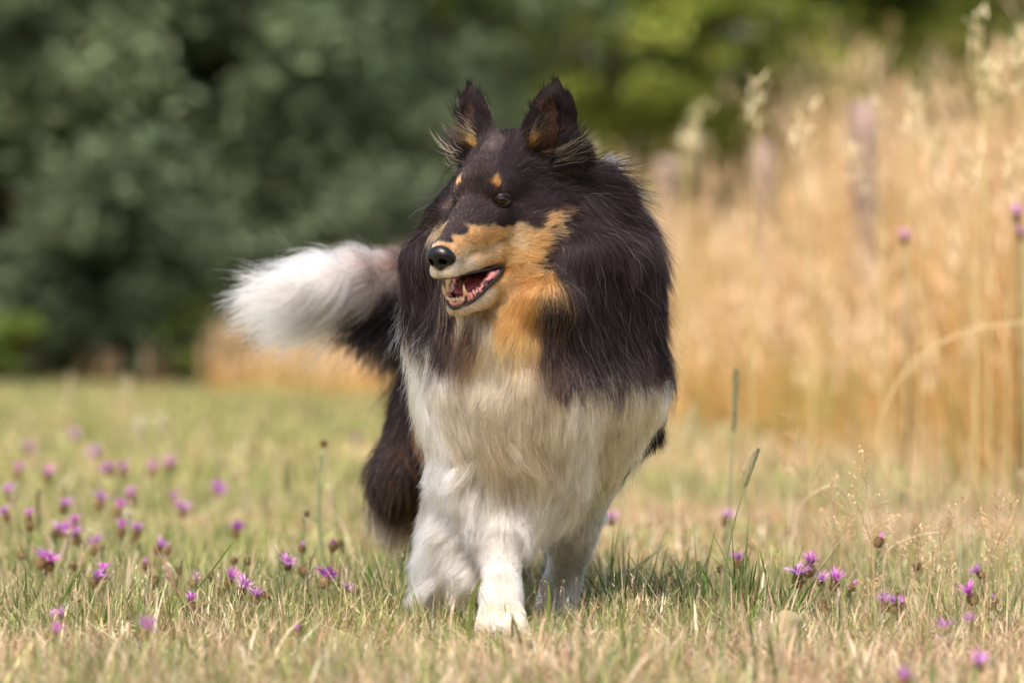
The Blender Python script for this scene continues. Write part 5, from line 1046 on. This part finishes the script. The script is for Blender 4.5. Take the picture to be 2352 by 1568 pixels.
def grass_head(px, py, h, kind, label, foot=None, tilt=(0, 0), sc=1.0, name="grass_stalk", cat="grass stalk", group=None, col=(.30, .32, .16), rad=.0008, hl=.03):
    """px,py is the top of the head"""
    top = at_height(px, py, h); r = np.random.default_rng(int(px * 3 + py)); off = (r.normal(0, .012), 0) if foot is None else foot
    root = empty(name, (top[0] + off[0], top[1] + off[1], float(ground_z(np.array([top[0]]), np.array([top[1]]))[0]))); tag(root, label, cat, group)
    L = {"fluffy": .03, "green_spike": .055, "cluster": .026, "timothy": .062, "sheaf": .05, "plantain": .078}[kind] * sc
    tp = top - np.array(root.location); dirn = norm(np.array([math.sin(tilt[0]), math.sin(tilt[1]), 1.0])); hb = tp - dirn * L
    t = np.linspace(0, 1, 12)[:, None]; P = np.array([0, 0, -.004]) * (1 - t) ** 2 + 2 * (hb - dirn * hb[2] * .45) * t * (1 - t) + hb * t ** 2
    v, f = tube(P, np.linspace(rad * 1.3, rad * .7, 12), 5); mesh_obj("stem", v, f, [plant_m], parent=root, cols=np.broadcast_to(np.array(col), (len(v), 3)))
    q = Vector(dirn).to_track_quat('Z', 'Y').to_euler(); link_copy(HEADS[kind], "seed_head", root, hb, q, sc); return root
grass_head(1692, 849, .40, "timothy", "tall thin grass stalk with upright green seed head, tallest right of the dog", foot=(-.022, 0), tilt=(.05, 0), sc=1.25, col=(.16, .24, .10), rad=.0011)
grass_head(1742, 1030, .27, "timothy", "second timothy stalk leaning right beside the taller upright one", foot=(-.058, 0), tilt=(.36, 0), sc=.98, col=(.17, .22, .09), rad=.0011)
grass_head(1603, 1287, .085, "plantain", "upright plantain spike packed with greenish seeds in the tuft right of the dog", foot=(.003, 0), tilt=(-.06, 0), sc=.98, col=(.2, .22, .08), rad=.0014, name="plantain", cat="plantain")
for px, py, h, kd, lb, ft, tl, sc in [
    (28, 1125, .14, "fluffy", "fluffy pale grass head in front of the tall pink flower at the left edge", (.01, 0), (-.15, 0), 1.2),
    (88, 1124, .14, "green_spike", "long upright olive grass spike near the left edge", (0, 0), (0, 0), 1.45),
    (154, 1090, .16, "fluffy", "pale bristly grass head tilting right on a thin curved stem", (-.035, 0), (.55, 0), 1.05),
    (106, 1228, .09, "sheaf", "drooping pale seed head above the pale purple flower near the left edge", (.01, 0), (-.3, 0), .7),
    (158, 1225, .10, "sheaf", "straw-coloured sheaf of seeds standing right of the left grass heads", (-.02, 0), (.25, 0), 1.3),
    (258, 1277, .07, "fluffy", "small spiky grass head on a straight green stem in the left grass", (0, 0), (0, 0), .7),
    (383, 1296, .075, "cluster", "whitish lacy grass head on a leaning stem, left of the flower cluster", (.02, 0), (-.25, 0), 1.05),
    (455, 1316, .07, "fluffy", "short furry straw-coloured grass head between the lacy one and the flower cluster", (.03, 0), (-.35, 0), .8),
    (505, 1308, .07, "fluffy", "faint pale head just left of the upper cluster flower", (.0, 0), (.1, 0), .8),
    (290, 1170, .10, "cluster", "blurred pale grass head right of the two bright pink flowers", (0, 0), (0, 0), 1.0),
    (205, 1215, .08, "cluster", "blurred cream grass head right of the pair of magenta flowers", (0, 0), (.1, 0), 1.0),
    (415, 1118, .12, "fluffy", "blurred pale grass head on a bare stem in the middle of the left meadow", (0, 0), (.2, 0), 1.2),
    (533, 1075, .14, "fluffy", "left pale seed head of a blurred leaning pair", (.03, 0), (-.35, 0), 1.1), (560, 1112, .12, "sheaf", "lower pale seed head of a blurred leaning pair", (.02, 0), (-.3, 0), 1.0),
    (657, 1058, .15, "green_spike", "blurred upright pale spike left of the branching knapweed stem", (0, 0), (0, 0), 1.3),
    (757, 1120, .12, "fluffy", "blurred golden grass head right of the branching knapweed stem", (0, 0), (-.1, 0), 1.8),
    (320, 960, .19, "cluster", "left one of two tall blurred cream heads in the far left meadow", (0, 0), (0, 0), 2.2), (367, 955, .19, "cluster", "right one of two tall blurred cream heads in the far left meadow", (0, 0), (0, 0), 1.9),
    (82, 1040, .14, "sheaf", "blurred leaning pale seed sheaf near the left edge", (0, 0), (.2, 0), 1.3),
    (295, 875, .27, "sheaf", "tall pale blurred grass plume against the dark trees at left", (0, 0), (0, 0), 2.2), (160, 868, .27, "sheaf", "pale brown blurred plume further left against the dark trees", (0, 0), (.1, 0), 2.2),
    (1590, 935, .24, "sheaf", "pale blurred seed head close to the dog's shoulder on the right", (.0, 0), (.15, 0), 1.8),
    (2345, 1085, .17, "fluffy", "pale seed head touching the right edge of the picture", (0, 0), (-.4, 0), 1.3),
    (1730, 1038, .23, "sheaf", "pale leaning dry grass tip behind the second timothy stalk", (-.04, 0), (.5, 0), .9)]:
    grass_head(px, py, h, kd, lb, ft, tl, sc, col=(.46, .42, .24))
# ---- branching knapweed stems without open flowers
def branching(px, py, h, base_px, label, sc=1.0):
    top = at_height(px, py, h); d = top[1]; root = empty("knapweed", (W(base_px, 1300, d)[0], d, 0)); tag(root, label, "flower bud"); tp = top - np.array(root.location)
    col = np.array([.24, .32, .17]); t = np.linspace(0, 1, 10)[:, None]; P = tp * t + np.array([-.012, 0, 0]) * np.sin(t * np.pi); v, f = tube(P, np.linspace(.0028, .0016, 10) * sc, 6)
    mesh_obj("stem", v, f, [plant_m], parent=root, cols=np.broadcast_to(col, (len(v), 3)))
    for i, (k, dx, dz) in enumerate(((3, .028, .030), (4, -.030, .026), (6, .012, .030))):
        Q = [P[k], P[k] + [dx * .6, 0, dz * .4], P[k] + [dx, .004, dz]]; v, f = tube(smooth_path(Q, 7), np.linspace(.0014, .0008, 7) * sc, 5); mesh_obj("branch", v, f, [plant_m], parent=root, cols=np.broadcast_to(col, (len(v), 3)))
        link_copy(LEAF[0], "leaf", root, P[k], (0, .1, 0 if dx > 0 else math.pi), .9)
    link_copy(BUD[0], "bud", root, P[-1], (0, .1, 0), .85 * sc)
    for a in (0, 2.2, 4): link_copy(LEAF[1], "leaf", root, P[-2], (0, -.3, a), .8)
branching(743, 1027, .235, 752, "tall pale green branching knapweed stem with a tiny closed bud left of the hind leg", 1.2)
branching(704, 1186, .125, 712, "shorter pale green knapweed stem with a tiny bud left of the tall branching one", .9)
# ---- thin dry panicles
def panicle(px, py, h, base_px, label, seed, n=16, spread=.035, col=(.66, .46, .28), droop=0.0, rad=.0007, group=None, frac=.55):
    r = np.random.default_rng(seed); top = at_height(px, py, h); d = top[1]; root = empty("grass_panicle", (W(base_px, 1300, d)[0], d, 0)); tag(root, label, "grass stalk", group)
    tp = top - np.array(root.location); t = np.linspace(0, 1, 14)[:, None]; P = np.array([0, 0, -.004]) * (1 - t) ** 2 + 2 * t * (1 - t) * np.array([tp[0] * .15, 0, tp[2] * (.55 + droop)]) + tp * t ** 2
    v, f = tube(P, np.linspace(rad * 1.5, rad * .6, 14), 5); c0 = np.array(col); mesh_obj("stem", v, f, [plant_m], parent=root, cols=np.broadcast_to(c0 * .85, (len(v), 3)))
    parts = []
    for i in range(n):
        q = 1 - frac * (i + 1) / n * 1.0; g_ = q * 13; k = int(g_); p = P[k] + (P[min(k + 1, 13)] - P[k]) * (g_ - k); a = r.uniform(0, 6.28); L = spread * (1.05 - q) / frac * r.uniform(.6, 1.1) + .006
        e = p + np.array([math.cos(a) * L, math.sin(a) * L, L * r.uniform(.4, 1.3)]); m_ = (p + e) / 2 + [0, 0, .15 * L]
        tv, tf = tube([p, m_, e], [.0004, .00035, .0003], 4); parts.append((tv, tf, c0 * .9))
        for w in (.45, .7, .85, 1.0):
            s = p + (e - p) * w + r.normal(0, .0015, 3); dd = norm(e - p + r.normal(0, .3 * L, 3)); u = norm(np.cross(dd, [0, 1, .2])); l_ = .0045; b_ = .0012
            parts.append((np.array([s, s + dd * l_ * .45 + u * b_, s + dd * l_, s + dd * l_ * .45 - u * b_]), [np.array([[0, 1, 2, 3]])], c0 * r.uniform(.8, 1.25)))
    v, f, c = merge(parts); mesh_obj("seed_head", v, f, [plant_m], parent=root, cols=np.clip(c, 0, .9))
for a in [(1812, 950, .30, 1860, "thin reddish dry panicle standing left of the arching straw", 1, 18, .05), (1980, 1038, .27, 2012, "sharp slender dry panicle with seeds above the half-open lilac knapweed", 2, 18, .035), (1910, 1095, .21, 1915, "dry seed stalk rising behind the bend of the arching straw", 3, 14, .025),
          (1952, 1130, .19, 1925, "blurred dry panicle right of the bend of the arching straw", 4, 14, .03), (2210, 1146, .19, 2120, "arching dry panicle reaching right over the dry grass", 5, 18, .03), (2330, 1135, .19, 2290, "airy dry panicle near the right edge", 6, 16, .03), (2300, 1120, .2, 2260, "faint airy panicle left of the one near the right edge", 7, 16, .035),
          (1735, 1245, .09, 1745, "short brown seed stalk in the green tuft right of the timothy stems", 8, 12, .02), (1722, 1228, .1, 1712, "short bent seed stalk left of a similar brown one", 9, 12, .02), (2120, 1210, .15, 2090, "pale panicle in the middle of the right dry grass", 10, 16, .03), (2055, 1190, .15, 2060, "pale panicle right of the lilac knapweed stem", 11, 14, .03),
          (1260, 1330, .07, 1265, "fine dry panicle crossing the dog's farther front leg", 12, 14, .025), (2180, 1290, .11, 2150, "low airy panicle at right above the faint lilac flowers", 13, 14, .03), (2005, 1320, .085, 2000, "low brown panicle below the half-open lilac knapweed", 14, 14, .02), (1560, 1150, .14, 1580, "faint blurred panicle right of the dog's shoulder", 15, 14, .03), (2290, 1230, .13, 2300, "blurred panicle above the tiny pink flower at right", 16, 14, .03)]:
    panicle(*a)
def dry_tuft():
    r = np.random.default_rng(81); c = gp(1425, 1452); root = empty("dry_grass_tuft", c); tag(root, "pale bleached tuft of feathery dry grass right of the dog's paws", "dry grass"); n = 60
    az = r.uniform(0, 6.28, n); b_ = r.normal(0, .012, (n, 3)) * [1, 1, 0]; H_ = r.uniform(.03, .085, n); ln = r.uniform(.3, 1.3, n); cc = np.array([.74, .60, .38]) * np.exp(r.normal(0, .12, (n, 1)))
    parts = [blades(b_, H_, np.full(n, .0016), az, r.uniform(0, .6, n), cc, cc, 4, 82, lean=ln)]
    tip = b_ + np.stack([np.cos(az) * np.sin(ln + .2) * H_ * .8, np.sin(az) * np.sin(ln + .2) * H_ * .8, np.cos(ln + .2) * H_ * .8], 1)
    for q in range(7): parts.append(blades(tip + r.normal(0, .004, (n, 3)), r.uniform(.008, .018, n), np.full(n, .0017), az + r.normal(0, .7, n), np.zeros(n), cc * 1.1, cc * 1.15, 2, 83 + q, lean=ln + r.normal(0, .5, n)))
    v, f, c2 = merge(parts); v[:, 2] = np.maximum(v[:, 2], .002); mesh_obj("dry_blades", v, f, [plant_m], parent=root, cols=np.clip(c2, 0, .9))
dry_tuft()
def arc(name, pts, rad, label, col, cat="straw", m=None, n=26, flatr=1.0):
    P = smooth_path(pts, n); o3 = P[0].copy(); v, f = tube(P - o3, rad if np.ndim(rad) == 0 else np.interp(np.linspace(0, 1, n), np.linspace(0, 1, len(rad)), rad), 6)
    o = mesh_obj(name, v, f, [plant_m], cols=np.broadcast_to(np.array(col), (len(v), 3))); o.location = o3; tag(o, label, cat); return o
Y1 = .85
arc("bent_straw", [W(1850, 1330, Y1), W(1817, 1184, Y1), W(1860, 1135, Y1), W(1916, 1108, Y1), W(1935, 1125, Y1 + .02), W(1960, 1165, Y1 + .02), W(2000, 1230, Y1 + .03), W(2020, 1330, Y1 + .03)], .0016, "pale straw bent over into a sharp arch above the dry grass at right", (.70, .56, .40))
arc("bent_straw", [W(2028, 1330, .45), W(2034, 1265, .45), W(2060, 1248, .45), W(2110, 1228, .44), W(2160, 1222, .42)], .0012, "thin straw curving right from beside the lilac knapweed", (.66, .54, .38))
arc("bent_straw", [W(2130, 1150, 2.2), W(2030, 1100, 2.2), W(2015, 980, 2.2), W(2060, 870, 2.2), W(2150, 790, 2.2), W(2240, 752, 2.2), W(2420, 735, 2.2)], .0028, "long pale blurred straw arching from the grass to the right edge", (.60, .48, .28))
arc("bent_straw", [W(180, 1440, -.1), W(320, 1448, -.1), W(410, 1462, -.1), W(425, 1470, -.1)], .0016, "thick dry straw lying flat on the turf at lower left", (.72, .58, .36))
arc("bent_straw", [W(420, 1400, -.05), W(400, 1340, -.05), W(375, 1290, -.03), W(350, 1240, 0)], [.0012, .0018, .0014, .0004], "red-brown dry blade bending left over the brown buds", (.26, .12, .09), "grass blade")
for pts, w_, lb in (([(120, 1420), (150, 1370), (185, 1310), (200, 1290)], .0032, "broad green blade rising to the right from the left foreground"), ([(420, 1390), (480, 1320), (530, 1250), (545, 1235)], .0026, "long light green blade leaning right left of the flower cluster"), ([(100, 1430), (140, 1385), (168, 1330), (180, 1300)], .0026, "green blade just left of the broad rising one"),
                     ([(1075, 1405), (1085, 1370), (1100, 1335), (1112, 1325)], .0045, "blurred green blade in front of the dog's near foreleg"), ([(1265, 1480), (1258, 1420), (1262, 1370), (1258, 1330)], .0040, "blurred yellow-green blade standing before the gap between the front legs"), ([(1730, 1620), (1775, 1540), (1830, 1470), (1850, 1440)], .005, "bright blurred green leaf pointing up right of the pale stone")):
    Yb = -.35 if ("blurred" in lb) else .10
    P = smooth_path([W(x, y, Yb) for x, y in pts], 14); P[0][2] = min(P[0][2], 0); L = np.linspace(0, 1, 14); ww = w_ * (1 - L ** 2.5) + .0003; sd = np.array([.75, .6, .25]); sd = sd / np.linalg.norm(sd)
    V = np.concatenate([P - sd * ww[:, None], P + [0, -.0012, 0], P + sd * ww[:, None]]); F = [(i, i + 1, 14 + i + 1, 14 + i) for i in range(13)] + [(14 + i, 14 + i + 1, 28 + i + 1, 28 + i) for i in range(13)]
    tag(mesh_obj("grass_stalk", V, np.array(F), [grass_mat], cols=np.broadcast_to(np.array([.22, .30, .07]), (len(V), 3))), lb, "grass blade")
# pale stone
sv = Sdf(np.arange(-.05, .05, .0025), np.arange(-.05, .05, .0025), np.arange(-.04, .06, .0025)); sv.add((0, 0, .004), .024, (.010, 0, .030), .016, k=.01, flat=[((1, 0, 0), 1.25)])
v, f = sv.mesh(); v += (vnoise(v, 60, 3)[:, None] - .5) * .006 * norm(v); sm = mat("pale_stone", (.24, .215, .13), rough=.8, spec=.2, bump=(160, .6, .002))
o = mesh_obj("stone", v, f[:, ::-1], [sm]); o.location = gp(1795, 1492) + [0, 0, .010]; tag(o, "pale rounded stone lying in the dry grass at lower right", "stone")
# ---- tall nearer stalks that show single against the wood
def plume(px, py, d, H_, label, seed, arc_=0.0, sc=1.0, col=(.78, .70, .48), flower=None):
    r = np.random.default_rng(seed); top = W(px, py, d - CAM_D); root = empty("tall_grass_stalk", (top[0] - arc_ * .6 + r.normal(0, .03), d - CAM_D, 0)); tag(root, label, "grass stalk"); tp = top - np.array(root.location)
    t = np.linspace(0, 1, 20)[:, None]; P = 2 * t * (1 - t) * np.array([0, 0, tp[2] * .75 + abs(arc_) * .5]) + tp * t ** 2; v, f = tube(P, np.linspace(.003, .0016, 20), 5)
    mesh_obj("stem", v, f, [plant_m], parent=root, cols=np.broadcast_to(np.array([.60, .50, .26]), (len(v), 3)))
    n = 44; k = r.uniform(.80, 1, n) * 19; i = k.astype(int); base = P[i] + (P[np.minimum(i + 1, 19)] - P[i]) * (k - i)[:, None] + r.normal(0, .011, (n, 3)) * sc - np.array([0, 0, .01]) * sc; c = np.array(col) * np.exp(r.normal(0, .12, (n, 1)))
    v, f, cc = blades(base, r.uniform(.02, .045, n) * sc * .8, np.full(n, .0028 * sc), r.uniform(0, 6.28, n), r.uniform(.3, 1, n), c, c, 2, seed, lean=r.uniform(.2, 1.0, n)); mesh_obj("seed_head", v, f, [plant_m], parent=root, cols=np.clip(cc, 0, .9))
for a in [(1745, 175, 8.6, 1.1, "pale drooping oat plume against the wood, left one of the two beside each other", 1, .05, 1.5), (1835, 235, 8.6, 1.0, "pale oat plume lower right of its neighbour against the green wood", 2, -.04, 1.5), (2105, 215, 9.0, 1.1, "tall pale stalk arching over the middle fence post", 3, .14, 1.3), (2010, 210, 9.0, 1.1, "pale stalk arching left beside the one over the fence post", 4, -.06, 1.2),
          (2290, 120, 8.8, 1.2, "high pale plume near the upper right corner", 5, .05, 1.6), (2345, 60, 8.5, 1.2, "highest pale plume cut by the right edge", 6, .03, 1.6), (2240, 30, 8.4, 1.3, "greenish pale plume reaching almost to the top edge at right", 7, -.05, 1.4), (1610, 235, 10.2, 1.2, "feathery pinkish grass plume rising behind the first fence post", 8, .02, 1.5), (1575, 300, 10.4, 1.2, "feathery grass plume left of the tallest pinkish one", 9, -.03, 1.5), (1370, 330, 10.5, 1.0, "pale thin plume right of the dog's ear", 10, .02, 1.1),
          (2330, 330, 8.6, 1.0, "golden plume at the right edge below the highest ones", 11, .03, 1.6), (2220, 330, 8.9, 1.0, "golden plume left of the right-edge one", 12, -.04, 1.5), (1950, 330, 9.2, 1.0, "pale oat plume left of the tallest fence post", 13, -.08, 1.4), (2150, 290, 9.0, 1.0, "pale nodding plume right of the tallest fence post", 14, .10, 1.4)]:
    plume(*a)
def tall_flower(px, py, d, label, sc):
    top = W(px, py, d - CAM_D); root = empty("tall_knapweed", (top[0], top[1], 0)); tag(root, label, "flower"); v, f = tube([(0, 0, 0), (.01, 0, top[2] * .5), (0, 0, top[2])], [.003, .0025, .002], 5)
    mesh_obj("stem", v, f, [plant_m], parent=root, cols=np.broadcast_to(SG, (len(v), 3))); b_ = link_copy(BUD[0], "bud", root, (0, 0, top[2] - .012), (.3, 0, 0), sc); link_copy(PET[0], "petals", b_)
for px, py, lb, sc in ((2335, 500, "larger blurred violet flower in the tall grass at the right edge", 1.7), (2345, 540, "dark violet flower just under the larger one at the right edge", 1.4), (2078, 548, "single blurred violet flower in the golden grass right of the fence post", 1.3)): tall_flower(px, py, 8.9, lb, sc)
